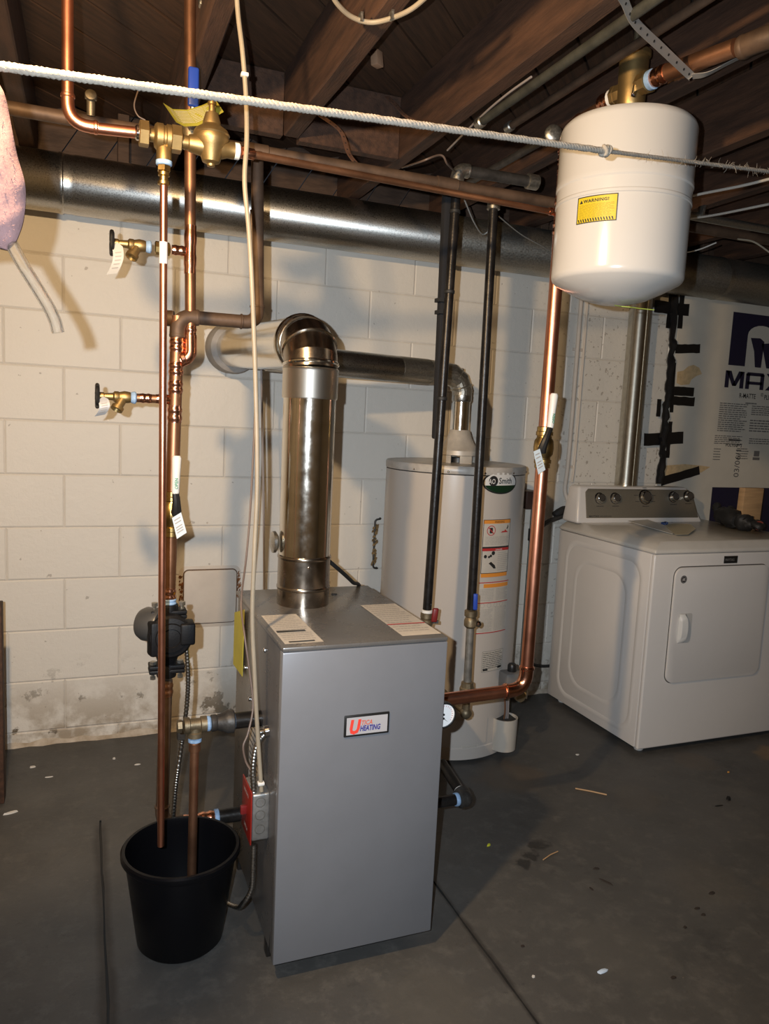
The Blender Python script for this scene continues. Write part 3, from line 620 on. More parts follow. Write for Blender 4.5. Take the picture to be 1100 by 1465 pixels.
# logo
def hs(px, py):
    """arc length and height on the jacket under a sight line"""
    d = ray(px, py); o2 = V((-hx, -hy)); dx, dy = d.x, d.y
    a = dx*dx+dy*dy; b_ = 2*(o2.x*dx+o2.y*dy); c = o2.x**2+o2.y**2-hr*hr; t = (-b_-math.sqrt(max(0, b_*b_-4*a*c)))/(2*a)
    return (math.atan2(dy*t-hy, dx*t-hx)+math.pi/2)*hr, H+d.z*t
sh = cyl_surf(hx, hy, hr, -math.pi/2, 0)
cu, cv = hs(714, 690); ul, _ = hs(690, 690); ur_, _ = hs(738, 690); _, vt = hs(714, 674); _, vb = hs(714, 707)
rx, rz = (ur_-ul)/2, (vt-vb)/2; cv = (vt+vb)/2; cu = (ul+ur_)/2
def ell(mb, sf, cu, cv, rx, rz, d, n=40, a0=0, a1=360):
    vs = [sf(cu+rx*math.cos(math.radians(a0+(a1-a0)*i/n)), cv+rz*math.sin(math.radians(a0+(a1-a0)*i/n)), d) for i in range(n+(0 if a1-a0 == 360 else 1))]
    return mb.add(vs, [tuple(range(len(vs)))])
def ellc(mb, sf, cu, cv, rx, rz, d, cut=None, n=32):
    vs = []
    for i in range(n+1):
        t = -math.pi/2+math.pi*i/n; x = math.sin(t); h = math.sqrt(max(0, 1-x*x)); hi = h if cut is None else min(h, cut); lo = min(-h, hi)
        vs += [sf(cu+rx*x, cv+rz*lo, d), sf(cu+rx*x, cv+rz*hi, d)]
    return mb.add(vs, [(2*i, 2*i+2, 2*i+3, 2*i+1) for i in range(n)])
lg = ellc(MB(), sh, cu, cv, rx, rz, .0008).build('logo_oval', M['ink'], wh)
ellc(MB(), sh, cu, cv, rx*.92, rz*.87, .0018).build('logo_field', M['white'], lg)
ellc(MB(), sh, cu, cv, rx*.92, rz*.87, .0026, cut=-.28).build('logo_lower', mat('dark_green', (.006, .03, .012), .4), lg)
ell(MB(), sh, cu-rx*.48, cv+rz*.14, rz*.45, rz*.45, .0040, 24).build('logo_disc', M['ink'], lg)
text('AO', rz*.62, sh, cu-rx*.72, cv-rz*.10, .0052, M['white'], lg, bold=.01, xs=.72)
text('Smith', rz*.74, sh, cu-rx*.20, cv-rz*.08, .0042, M['ink'], lg, bold=.01, xs=.92)
# warning stickers, top to bottom
def box_uv(x0, y0, x1, y1):
    a, b_ = hs(x0, y0), hs(x1, y1); return min(a[0], b_[0]), min(a[1], b_[1]), max(a[0], b_[0]), max(a[1], b_[1])
def sticker(x0, y0, x1, y1, name='warning_sticker'):
    u0, v0, u1, v1 = box_uv(x0, y0, x1, y1); mb = MB(); patch(mb, sh, u0, v0, u1, v1, .0007, 10); return mb.build(name, M['paper'], wh), u0, v0, u1, v1
s1, u0, v0, u1, v1 = sticker(687, 821, 730, 742); tag(s1, 'sticker with a red prohibition circle and orange and red bands')
Hs = v1-v0; Ws = u1-u0
mb = MB(); border(mb, sh, u0, v0, u1, v1, .0022, .0014); patch(mb, sh, u0, v0+Hs*.47, u1, v0+Hs*.50, .0014); mb.build('sticker_border', M['ink'], s1)
mb = MB(); patch(mb, sh, u0+.002, v1-Hs*.075, u1-.002, v1-.002, .0012); patch(mb, sh, u0+.002, v0-Hs*.07, u1-.002, v0, .0012); mb.build('orange_band', M['orange'], s1)
mb = MB(); patch(mb, sh, u0+.002, v0+Hs*.42, u1-.002, v0+Hs*.47, .0016); mb.build('red_band', M['red'], s1)
text('WARNING', Hs*.055, sh, u0+Ws*.36, v1-Hs*.062, .0020, M['ink'], s1, xs=.9)
text('DANGER', Hs*.045, sh, u0+Ws*.45, v0+Hs*.425, .0022, M['white'], s1, xs=.9)
mb = MB(); 
def ringp(mb, sf, cu, cv, r, w, d, n=24):
    vs = [sf(cu+q*math.cos(2*math.pi*i/n), cv+q*math.sin(2*math.pi*i/n), d) for i in range(n) for q in (r, r-w)]
    return mb.add(vs, [(2*i, (2*i+2) % (2*n), (2*i+3) % (2*n), 2*i+1) for i in range(n)])
rc = Ws*.145; ringp(mb, sh, u0+Ws*.26, v0+Hs*.80, rc, .0028, .0022)
a_ = .70; mb.add([sh(u0+Ws*.26+(-rc)*a_+i, v0+Hs*.80+rc*a_+j, .0022) for i, j in ((-.001, -.002), (.001, .001))]+[sh(u0+Ws*.26+rc*a_+i, v0+Hs*.80-rc*a_+j, .0022) for i, j in ((.001, .001), (-.001, -.002))], [(0, 1, 2, 3)])
mb.add([sh(u0+Ws*(.60+i), v0+Hs*(.755+j), .002) for i, j in ((0, 0), (.08, .03), (.14, .025), (.18, .06), (.23, .03), (.31, 0))], [(0, 1, 2, 3, 4, 5)]); mb.build('pictogram_red', M['red'], s1)
mb = MB(); patch(mb, sh, u0+Ws*.21, v0+Hs*.75, u0+Ws*.31, v0+Hs*.85, .0018, 1)
mb.add([sh(u0+Ws*(.82+i), v0+Hs*(.82+j), .002) for i, j in ((0, 0), (.04, .03), (.06, .08), (.09, .04), (.06, .0))], [(0, 1, 2, 3, 4)])
for cx_, cy2, r_ in ((.12, .32, .05), (.24, .31, .035), (.38, .38, .06), (.30, .33, .04)): ell(mb, sh, u0+Ws*cx_, v0+Hs*cy2, Ws*r_, Ws*r_, .002, 14)
mb.add([sh(u0+Ws*(.24+i), v0+Hs*(.17+j), .002) for i, j in ((0, .02), (.08, .05), (.22, -.02), (.26, -.08), (.18, -.08), (.08, -.02))], [(0, 1, 2, 3, 4, 5)]); mb.build('pictogram_black', M['ink'], s1)
mb = MB(); lines(mb, sh, u0+Ws*.08, v0+Hs*.53, u1-.006, v0+Hs*.69, 6, .0016, .32, 21); lines(mb, sh, u0+Ws*.55, v0+Hs*.04, u1-.004, v0+Hs*.40, 10, .0016, .34, 22); mb.build('small_print', M['print'], s1)
s2, u0, v0, u1, v1 = sticker(680, 906, 727, 829); tag(s2, 'long column of instruction print with an orange heading')
Hs = v1-v0; Ws = u1-u0
mb = MB(); 
for f in (1.0, .60, .0): patch(mb, sh, u0, v0+Hs*f-.0035, u1, v0+Hs*f, .0016)
mb.build('red_rule', M['red'], s2)
mb = MB(); patch(mb, sh, u0+Ws*.14, v0+Hs*.89, u1-.006, v0+Hs*.965, .0016); mb.build('orange_band', M['orange'], s2)
mb = MB(); lines(mb, sh, u0+.004, v0+Hs*.63, u0+Ws*.47, v0+Hs*.87, 8, .0016, .35, 31); lines(mb, sh, u0+Ws*.53, v0+Hs*.63, u1-.004, v0+Hs*.87, 8, .0016, .35, 32); lines(mb, sh, u0+.004, v0+Hs*.02, u0+Ws*.47, v0+Hs*.47, 16, .0016, .35, 33); lines(mb, sh, u0+Ws*.53, v0+Hs*.02, u1-.004, v0+Hs*.50, 17, .0016, .35, 34)
for k in range(4): ringp(mb, sh, u0+Ws*(.14+.2*k), v0+Hs*.54, Ws*.06, .0014, .0016, 14)
mb.build('small_print', M['print'], s2)
s3, u0, v0, u1, v1 = sticker(688, 962, 719, 927, 'rating_sticker')
mb = MB(); border(mb, sh, u0, v0, u1, v1, .001, .0014); lines(mb, sh, u0+.004, v0+.01, u1-.004, v1-.004, 9, .0014, .3, 41); patch(mb, sh, u0+.006, v0+.004, u0+.03, v0+.012, .0015, 1); patch(mb, sh, u1-.03, v0+.006, u1-.006, v0+.016, .0015, 1); mb.build('small_print', M['ink'], s3)
s4, u0, v0, u1, v1 = sticker(659, 1078, 684, 1058, 'rating_sticker')
mb = MB(); lines(mb, sh, u0+.004, v0+.004, u1-.004, v1-.014, 6, .0014, .3, 42); mb.build('small_print', M['print'], s4)
mb = MB(); patch(mb, sh, u0+.02, v1-.010, u0+.05, v1-.003, .0014, 1); mb.build('red_print', M['red'], s4)
# burner door, igniter pocket, gas control
u0, v0 = hs(640, 1090); u1, v1 = hs(696, 1025)
mb = MB(); patch(mb, sh, u0-.1, .075, u1, v1, .006, 14); mb.build('burner_cover', M['heater'], wh)
pc = hs(713, 1070)[0]/hr-math.pi/2
pcx, pcy = hx+(hr+.018)*math.cos(pc), hy+(hr+.018)*math.sin(pc)
prof = []
mb = MB().lathe([(.046, .03), (.052, .034), (.054, .15), (.054, .165), (.050, .165), (.048, .10), (.01, .098)], (pcx, pcy, 0), n=28, sx=1.); mb.build('wire_pocket', mat('pocket_cream', (.50, .46, .40), .4), wh)
MB().obox((pcx, pcy+.0, .158), (1, 0, 0), (0, 1, 0), (0, 0, 1), .08, .07, .004).build('pocket_opening', M['ink'], wh)
for dx in (-.012, 0, .012): MB().tube(smooth_path([(pcx+dx, pcy-.004, .12), (pcx+dx*.6, pcy-.012, .20), (pcx-.008+dx, pcy-.004, .32)], 5), .0035, 6).build('igniter_wire', M['copper_dull'] if dx < 0 else M['cable_grey'], wh)
gcz = P(708, 985, y=hy-hr-.03).z
gp = V((hx+(hr+.045)*math.cos(pc-.05), hy+(hr+.045)*math.sin(pc-.05), .33))
gv = MB().obox(gp, (1, 0, 0), (0, 1, 0), (0, 0, 1), .085, .07, .075).build('gas_valve', mat('valve_grey', (.17, .16, .15), .5), wh, bevel=.012)
MB().lathe([(.016, 0), (.018, .003), (.018, .028), (.014, .034)], gp+V((0, 0, .034)), n=20).build('control_knob', M['black'], gv)
MB().lathe([(.022, 0), (.022, .02)], gp+V((.02, -.05, -.055)), (0, 1, 0), 8).build('drain_cock', M['brass_old'], wh)
MB().lathe([(.013, 0), (.018, .004), (.018, .018)], gp+V((.045, -.02, -.055)), (.7, -.7, 0), 8).build('drain_outlet', M['brass_old'], wh)

# ================================================================== DRYER
dx0, dx1, dy0, dy1, dz = 2.150, 3.060, 2.415, 3.085, .855
dy = thing('clothes_dryer', ((dx0+dx1)/2, (dy0+dy1)/2, 0), 'white front loading clothes dryer with a grey five knob console, at right of photo', 'dryer')
MB().box(dx0, dx1, dy0+.022, dy1, .025, dz-.004).build('cabinet', M['white_enamel'], dy, bevel=.004)
MB().box(dx0, dx1, dy0, dy0+.020, .022, dz-.004).build('front_panel', M['white_enamel'], dy, bevel=.007, seg=3)
for x in (dx0+.05, dx1-.05):
    for y in (dy0+.05, dy1-.06): MB().lathe([(.018, 0), (.020, .004), (.012, .012), (.012, .027)], (x, y, 0), n=14).build('foot', M['white'], dy)
# pressed relief of the left side
def rloop(cy, cz, wy, wz, r, n=6):
    out = []
    for sx, sy, a0 in ((1, 1, 0), (-1, 1, 90), (-1, -1, 180), (1, -1, 270)):
        for k in range(n+1):
            t = math.radians(a0+90*k/n); out.append((cy+sx*(wy-r)+r*math.cos(t), cz+sy*(wz-r)+r*math.sin(t)))
    return out
def pressed(cy, cz, wy, wz, r, w=.012, h=.004, bow=0):
    mb = MB(); loops = []
    for (g, d) in ((w, 0), (w*.6, h*.7), (0, h), (-w*.6, h*.7), (-w, 0)):
        loops.append([(dx0-d*.6, y+ (bow*(1-((z-cz)/wz)**2) if True else 0), z) for y, z in rloop(cy, cz, wy+g, wz+g, r+g*.5)])
    n = len(loops[0]); vs = [p for l in loops for p in l]
    return mb.add(vs, [(i*n+k, i*n+(k+1) % n, (i+1)*n+(k+1) % n, (i+1)*n+k) for i in range(len(loops)-1) for k in range(n)])
pressed(2.745, .44, .265, .37, .08, .012, .003).build('pressed_ridge', M['white_enamel'], dy, ang=60)
pressed(2.745, .44, .185, .30, .10, .012, .0025).build('pressed_ridge', M['white_enamel'], dy, ang=60)
# lid with sloped edges
lz0, lz1 = dz-.002, dz+.046
a = [(dx0-.003, dy0-.004), (dx1+.003, dy0-.004), (dx1+.003, dy1), (dx0-.003, dy1)]; b_ = [(dx0+.05, dy0+.028), (dx1-.05, dy0+.028), (dx1-.05, dy1), (dx0+.05, dy1)]
mb = MB().add([(x, y, lz0) for x, y in a]+[(x, y, lz0+.016) for x, y in a]+[(x, y, lz1) for x, y in b_], [(3, 2, 1, 0), (0, 1, 5, 4), (1, 2, 6, 5), (2, 3, 7, 6), (3, 0, 4, 7), (4, 5, 9, 8), (5, 6, 10, 9), (6, 7, 11, 10), (7, 4, 8, 11), (8, 9, 10, 11)])
mb.build('lid', M['dryer_top'], dy, bevel=.006, seg=3)
# console
cz0, cz1 = lz1-.004, 1.072; cyf, cyt, cyb = 2.965, 3.005, 3.095
cx0, cx1, tx0, tx1 = dx0+.010, 2.926, dx0+.035, 2.838
mb = MB().add([(cx0, cyf, cz0), (cx1, cyf, cz0), (cx1, cyb, cz0), (cx0, cyb, cz0), (tx0, cyt, cz1), (tx1, cyt, cz1), (tx1, cyb-.01, cz1), (tx0, cyb-.01, cz1)], [(3, 2, 1, 0), (0, 1, 5, 4), (1, 2, 6, 5), (2, 3, 7, 6), (3, 0, 4, 7), (4, 5, 6, 7)])
co = mb.build('console', M['white_enamel'], dy, bevel=.014, seg=4)
nrm = V((0, -(cz1-cz0), (cyt-cyf))).normalized(); upc = V((0, cyt-cyf, cz1-cz0)).normalized()
O = V((cx0, cyf, cz0)); Hc = (V((0, cyt, cz1))-V((0, cyf, cz0))).length; Wc = cx1-cx0
scs = lambda u, v, d=0.: O+V((1, 0, 0))*u+upc*v+nrm*(d)
face = [(.055, .026), (Wc-.030, .026), (Wc-.062, Hc-.028), (Wc-.085, Hc-.012), (.075, Hc-.012), (.058, Hc-.028)]
mb = MB(); k = len(face); mb.add([scs(u, v, .0) for u, v in face]+[scs(u, v, .003) for u, v in face], [tuple(range(k, 2*k))]+[(i, (i+1) % k, k+(i+1) % k, k+i) for i in range(k)])
cf = mb.build('console_face', M['console'], co, bevel=.003)
def con_uv(px, py):
    d = ray(px, py); t = nrm.dot(O-V((0, 0, H)))/nrm.dot(d); q = V((0, 0, H))+d*t-O; return q.x, q.dot(upc)
knobs = [(857, 713, .023), (879, 713, .023), (922, 711, .031), (962, 711, .023), (983, 710, .023)]
for px, py, r in knobs:
    u, v = con_uv(px, py)
    kb = MB().lathe([(r*1.15, 0), (r*1.15, .004), (r, .006), (r*.92, .020), (r*.80, .022), (r*.76, .018), (r*.2, .018)], scs(u, v, .003), nrm, 24).build('knob', M['chrome'], co); tag(kb, 'larger centre knob' if r > .02 else None)
    MB().lathe([(r*1.22, 0), (r*1.22, .002), (r*1.1, .0035)], scs(u, v, .003), nrm, 24).build('knob_skirt', M['black'], kb)
    MB().lathe([(r*.74, 0), (r*.70, .002)], scs(u, v, .0215), nrm, 20).build('knob_cap', mat('knob_grey', (.13, .12, .11), .35, .6), kb)
mb = MB(); pr = mat('console_print', (.05, .045, .04), .6)
for px, py, r in knobs:
    u, v = con_uv(px, py); lines(mb, scs, u-.02, v-r-.018, u+.02, v-r-.012, 1, .0038, .6, 3, 0)
u, v = con_uv(922, 711)
for k_ in range(7):
    t = math.radians(-30+k_*40); lines(mb, scs, u+.055*math.cos(t)-.012, v+.045*math.sin(t)-.003, u+.055*math.cos(t)+.012, v+.045*math.sin(t)+.002, 1, .0038, .6, k_, 0)
mb.build('console_print', pr, cf)
text('MAYTAG', .011, scs, .068, .031, .0038, pr, cf, bold=.03, xs=1.3)
lines(MB(), scs, .13, .032, .20, .037, 1, .0038, .5, 9, 0).build('model_line', pr, cf)
# door
sd = plane_surf((0, dy0, 0), (1, 0, 0), (0, 0, 1))
q0 = P(952, 977, y=dy0); q1 = P(964, 812, y=dy0); Dx0 = (q0.x+q1.x)/2-.002; Dx1 = Dx0+.515; Dz0, Dz1 = q0.z, q1.z
def rrect(x0, x1, z0, z1, r, n=7):
    out = []
    for cx, cz, a0 in ((x1-r, z1-r, 0), (x0+r, z1-r, 90), (x0+r, z0+r, 180), (x1-r, z0+r, 270)):
        for k in range(n+1): t = math.radians(a0+90*k/n); out.append((cx+r*math.cos(t), cz+r*math.sin(t)))
    return out
def rplate(x0, x1, z0, z1, r, d0, d1, inset=.004):
    o1 = rrect(x0, x1, z0, z1, r); o2 = rrect(x0+inset, x1-inset, z0+inset, z1-inset, r-inset); n = len(o1)
    mb = MB(); mb.add([sd(u, v, d0) for u, v in o1]+[sd(u, v, d1-.002) for u, v in o1]+[sd(u, v, d1) for u, v in o2], [(i, (i+1) % n, n+(i+1) % n, n+i) for i in range(n)]+[(n+i, n+(i+1) % n, 2*n+(i+1) % n, 2*n+i) for i in range(n)]+[tuple(range(2*n, 3*n))]); return mb
rplate(Dx0-.004, Dx1+.004, Dz0-.004, Dz1+.004, .042, -.001, .0012, .001).build('door_seal_gap', mat('gap_grey', (.09, .085, .08), .7), dy)
dd_ = rplate(Dx0, Dx1, Dz0, Dz1, .038, .0, .012, .006).build('door', M['white_enamel'], dy)
h0 = P(966, 921, y=dy0-.012); h1 = P(990, 877, y=dy0-.012)
mb = MB(); hw = h1.x-h0.x; 
rplate(h0.x+.004, h1.x+.004, h0.z, h1.z, .012, .011, .0135, .002).build('handle_recess', mat('handle_shade', (.56, .54, .51), .35), dd_)
mb = MB(); nseg = 8; vs = []
for i in range(nseg+1):
    t = i/nseg; z = h0.z+.003+(h1.z-h0.z-.006)*t; e = math.sin(math.pi*t)**.4 if 0 < t < 1 else 0
    vs += [sd(h0.x+.006, z, .0135), sd(h0.x+.010, z, .0135+.020*e), sd(h0.x+hw*.5, z, .0135+.024*e), sd(h0.x+hw*.56, z, .0135)]
mb.add(vs, [(4*i+k, 4*i+k+1, 4*i+5+k, 4*i+4+k) for i in range(nseg) for k in range(3)]).build('handle', M['white'], dd_, ang=60)
q = P(978, 829, y=dy0-.012)
st = ell(MB(), sd, q.x, q.z, .0165, .0165, .0128, 28).build('round_sticker', mat('sticker_dark', (.05, .045, .045), .4), dd_)
mb = MB(); ringp(mb, sd, q.x, q.z, .0135, .0012, .0134); mb.add([sd(q.x+a, q.z+b, .0134) for a, b in ((-.009, -.003), (-.003, .005), (.008, .006), (.004, 0), (.009, -.004), (-.002, -.006))], [(0, 1, 2, 3, 4, 5)]); mb.build('sticker_mark', mat('sticker_light', (.45, .42, .40), .4), st)
q0 = P(1035, 806, y=dy0); q1 = P(1055, 795, y=dy0)
bg = MB().box(q0.x, q1.x, dy0-.003, dy0+.001, q0.z, q1.z).build('brand_badge', M['black'], dy, bevel=.001)
text('MAYTAG', (q1.z-q0.z)*.5, sd, q0.x+.004, q0.z+(q1.z-q0.z)*.32, .0034, mat('badge_grey', (.25, .24, .23), .4), bg, xs=.80)

# ------------------------------------------------------------------ things on the dryer
tz = lz1
def tp(px, py, z=tz):
    q = P(px, py, z=z); q.y = min(q.y, cyf-.008); return q
q = [tp(897, 741), tp(962, 756), tp(972, 752), tp(985, 746), tp(925, 738)]
def sheet(name, pts, m, label, cat, lift=.004, th=.0012, curl=.012, seed=1):
    rr = random.Random(seed); o = [V((p.x, p.y, tz+lift+rr.uniform(0, curl))) for p in pts]; n = len(o)
    c = sum(o, V())/n; c.z = tz+lift
    vs = o+[c]+[p+V((0, 0, th)) for p in o]+[c+V((0, 0, th))]
    fs = [(i, (i+1) % n, n) for i in range(n)]+[(n+1+(i+1) % n, n+1+i, 2*n+1) for i in range(n)]+[(i, n+1+i, n+1+(i+1) % n, (i+1) % n) for i in range(n)]
    return tag(MB().add(vs, fs).build(name, m), label, cat)
sheet('paper_sheet', [tp(897, 750), tp(926, 748), tp(968, 759), tp(962, 766), tp(928, 759)], M['white'], 'white folded paper sheet lying on dryer lid near console', 'paper', seed=2)
o = sheet('plastic_bag', [tp(950, 754), tp(964, 751), tp(988, 753), tp(995, 759), tp(984, 767), tp(966, 768)], mat('bag_cream', (.62, .56, .40), .35), 'flat cream plastic bag on dryer lid, beside the white paper', 'bag', lift=.006, curl=.008, seed=4)
c = tp(950, 752)
mb = MB().obox(c+V((0, 0, .010)), (1, .3, 0), (-.3, 1, 0), (0, 0, 1), .040, .014, .016); mb.obox(c+V((.016, .006, .012)), (.4, 1, 0), (-1, .4, 0), (0, 0, 1), .030, .010, .012); mb.obox(c+V((-.012, -.010, .009)), (.5, -1, 0), (1, .5, 0), (0, 0, 1), .022, .010, .012)
tag(mb.build('blue_clip', mat('blue_plastic', (.02, .05, .16), .4), bevel=.003), 'small dark blue plastic clip on papers atop the dryer', 'clip')
# black work gloves: two crumpled gloves with fingers
def glove(name, pts_palm, fingers, label, rp=.036, dz_=0.):
    g = thing(name, pts_palm[0]-V((0, 0, rp)), label, 'glove', 'black work gloves on the dryer')
    pp = smooth_path(pts_palm, 5); rr = random.Random(len(label))
    crumple(MB().tube(pp, [rp*(.75+.5*math.sin(math.pi*(i+1)/(len(pp)+1)))*rr.uniform(.85, 1.1) for i in range(len(pp))], 18), .016).build('palm', M['rubber'], g, ang=50)
    for f in fingers:
        fp = smooth_path(f, 5); crumple(MB().tube(fp, [.017*rr.uniform(.85, 1.1)*(1 if i < len(fp)-1 else .5) for i in range(len(fp))], 12), .008, 30).build('finger', M['rubber'], g, ang=50)
    return g
a = tp(1035, 752)+V((0, 0, .02)); 
g0 = tp(1028, 749)+V((0, 0, .040)); g1 = tp(1040, 753)+V((0, 0, .052)); g2 = tp(1053, 758)+V((0, 0, .040))
glove('work_glove', [g0, g1, g2], [[g0+V((.01, .02, .01)), g0+V((0, .03, .035)), g0+V((.02, .035, .055))], [g1+V((0, 0, .01)), g1+V((-.01, -.02, .035)), g1+V((-.03, -.03, .02))], [g2, g2+V((.02, -.03, .0)), g2+V((.04, -.05, -.013))]], 'crumpled black work glove on the dryer lid, left of its pair')
g3 = tp(1062, 759)+V((0, 0, .036)); g4 = tp(1074, 761)+V((0, 0, .036)); g5 = tp(1076, 762)+V((0, 0, .022))
glove('work_glove', [g2+V((.012, .02, .02)), g3, g4], [[g3, g3+V((-.01, -.035, .0)), g3+V((0, -.06, -.012))], [g4, g4+V((-.01, -.035, .0)), g4+V((.0, -.06, -.008))], [g4, g4+V((.015, -.03, .0)), g4+V((.02, -.05, -.008))]], 'crumpled black work glove on dryer lid, right of its pair beside the dark red roll', .030)
cn = tp(1088, 760)
ca = thing('tape_roll', cn, 'small dark red ringed roll lying beside the black gloves on dryer', 'roll')
ax_ = V((-.5, -.85, 0)).normalized(); cc = cn+V((.0, .02, .026))
MB().lathe([(.014, -.018), (.024, -.018), (.026, -.014), (.026, .014), (.024, .018), (.014, .018), (.014, -.018)], cc, ax_, 24).build('roll_body', M['black'], ca)
MB().lathe([(.019, .0182), (.0225, .0195), (.0225, .0182)], cc, ax_, 24).build('roll_rim', mat('dull_red', (.25, .05, .03), .4), ca)
# pine scrap leaning on the wall behind the dryer, standing on lid
w0 = P(1078, 738, y=3.05); wl = P(1060, 698, y=3.09)
wx0 = P(1060, 698, y=2.84).x; wzt = P(1075, 698, y=2.84).z; 
mb = MB().obox((wx0+.068, 2.84, (tz+wzt)/2+.0005), (1, 0, 0), (0, 1, 0), (.03, 0, 1), .125, .038, wzt-tz)
tag(mb.build('pine_offcut', M['wood_light'], bevel=.003), 'short pine board offcut standing upright on dryer lid at the right edge', 'wood')

# ================================================================== EXPANSION TANK
ex, ey, er = 1.283, 1.676, .1655
et = thing('expansion_tank', (ex, ey, 1.64), 'white steel expansion tank hanging from copper pipe, yellow warning label on its side', 'tank')
zb0, zt0 = 1.728, 2.005
prof = [(0.0, -.058), (.04, -.056), (.08, -.046), (.12, -.028), (er-.008, -.008), (er-.003, -.003), (er-.0005, .003), (er, .010), (er, .170), (er+.0022, .172), (er+.0022, .178), (er+.0005, .181), (er+.0005, .208), (er+.003, .212), (er+.003, .222), (er+.0015, .226), (er+.0015, .346), (er-.002, .356), (er-.010, .364), (.12, .372), (.08, .379), (.03, .383)]
prof = [(r, h*1.035) for r, h in prof]
MB().lathe(prof, (ex, ey, zb0), n=80).build('shell', M['tank_white'], et, ang=28)
MB().lathe([(.030, 0), (.030, .012), (.018, .014), (.018, .05)], (ex, ey, zb0+.393), n=24).build('tank_nipple', M['brass'], et)
MB().prism([(-.05, -.01), (-.01, .012), (.05, .008), (.075, -.012), (.03, -.004), (.0, -.010), (-.02, 0)], (ex+.02, ey-.03, zb0-.068), (1, 0, 0), (0, 1, .1), .002).build('green_sticker', mat('lime_card', (.30, .38, .06), .6), et)
def cs(px, py, cx, cy, r):
    d = ray(px, py); a = d.x**2+d.y**2; b2 = -2*(cx*d.x+cy*d.y); c = cx*cx+cy*cy-r*r; t = (-b2-math.sqrt(max(0, b2*b2-4*a*c)))/(2*a)
    an = math.atan2(d.y*t-cy, d.x*t-cx)+math.pi/2
    if an > 2.4: an -= 2*math.pi
    return an*r, H+d.z*t
st_ = cyl_surf(ex, ey, er, -math.pi/2, 0)
a, b_ = cs(825, 318, ex, ey, er), cs(885, 275, ex, ey, er); u0, u1 = a[0], b_[0]; v1 = min(cs(857, 277, ex, ey, er)[1], zb0+.173); v0 = cs(857, 317, ex, ey, er)[1]
lb = patch(MB(), st_, u0, v0, u1, v1, .0008, 12).build('warning_label', M['yellow_lab'], et)
Ww, Hw = u1-u0, v1-v0
mb = border(MB(), st_, u0, v0, u1, v1, .0022, .0014, 12)
for k in range(14):
    ua = u0+.004+k*(Ww-.010)/14; q = (Ww-.010)/14*.5
    mb.add([st_(ua+q*.9, v0+.003, .0016), st_(ua+q*1.9, v0+.003, .0016), st_(ua+q, v0+.003+Hw*.12, .0016), st_(ua, v0+.003+Hw*.12, .0016)], [(0, 1, 2, 3)])
mb.add([st_(u0+Ww*.065, v1-Hw*.25, .0016), st_(u0+Ww*.155, v1-Hw*.25, .0016), st_(u0+Ww*.11, v1-Hw*.11, .0016)], [(0, 1, 2)])
mb.build('label_stripes', M['ink'], lb)
text('WARNING!', Hw*.165, st_, u0+Ww*.17, v1-Hw*.24, .0018, M['ink'], lb, bold=.03, xs=1.12, space=1.12)
lines(MB(), st_, u0+.006, v0+Hw*.19, u1-.006, v1-Hw*.30, 11, .0016, .28, 5, .15).build('small_print', mat('label_print', (.30, .22, .01), .6), lb)

# ================================================================== BUCKET
bkx, bky = .230, 1.850
bk = thing('plastic_bucket', (bkx, bky, 0), 'black plastic pail on the floor at the left, two copper pipes dipping in', 'bucket')
MB().lathe([(.02, .004), (.100, .004), (.107, .012), (.136, .232), (.143, .234), (.147, .240), (.147, .250), (.143, .254), (.136, .254), (.134, .248), (.133, .232), (.104, .016), (.098, .010), (.02, .010)], (bkx, bky, 0), n=64).build('pail', M['bucket'], bk, ang=40)

# ================================================================== OVERHEAD DUCT AND VENTS
du = thing('round_duct', (1.2, 3.045, 2.01), 'large round galvanized duct running along the top of the back wall', 'duct')
for a, b_ in ((-1.78, -.05), (-.05, 1.45), (1.45, 2.95), (2.95, 4.23)):
    mb = MB().lathe([(.099, 0), (.099, .02), (.1005, .024), (.1005, b_-a-.03), (.103, b_-a-.026), (.103, b_-a-.016), (.099, b_-a-.012), (.099, b_-a)], (a, 3.045, 2.115), (1, 0, 0), 56); mb.build('duct_section', M['galv_dark'] if a > 1.4 else M['galv'], du)
dv = thing('dryer_vent_pipe', (2.525, 3.10, 1.0), 'shiny metal vent pipe rising behind the dryer to the overhead duct', 'pipe')
MB().lathe([(.054, 0), (.054, 1.03), (.056, 1.033), (.056, 1.045)], (2.53, 3.098, 1.0), n=36).build('pipe', mat('aluminium_pipe', (.50, .47, .40), .26, 1, 40, .08), dv)
MB().obox((2.53, 3.098-.054, 1.5), (1, 0, 0), (0, 1, 0), (0, 0, 1), .004, .004, 1.0).build('lock_seam', M['galv_dark'], dv)
hv = thing('heater_vent', (HX, HY, hz+.12), 'dull jointed vent pipe from water heater draft hood across to boiler flue', 'flue')
zv0 = hz+.13; zv1 = P(658, 568, y=HY).z; 
MB().lathe([(.036, 0), (.036, zv1-zv0)], (HX, HY, zv0), n=32).build('pipe', M['steel'], hv)
MB().lathe([(.038, 0), (.041, .006), (.041, .026), (.038, .03)], (HX, HY, zv1-.02), n=32).build('crimped_collar', M['galv'], hv)
e0 = V((HX, HY, zv1)); e1 = P(657, 540, y=HY); e2 = P(630, 534, y=HY-.005); ee = P(484, 520, y=2.70)
mid1 = e0.lerp(e1, .3)
MB().tube([e0, V((HX, HY, zv1+.025)), V((HX-.018, HY, zv1+.065)), V((HX-.055, HY-.002, e2.z-.002)), e2], [.040, .042, .044, .046, .046], 24).build('elbow', M['galv_dark'], hv, ang=12)
mb = MB()
for t_, p in ((0, V((HX-.006, HY, zv1+.040))), (1, V((HX-.035, HY, zv1+.080)))): mb.lathe([(.044, -.003), (.0475, 0), (.044, .003)], p, (-.35-.45*t_, 0, 1-.4*t_), 24)
mb.build('elbow_bead', M['galv_dark'], hv)
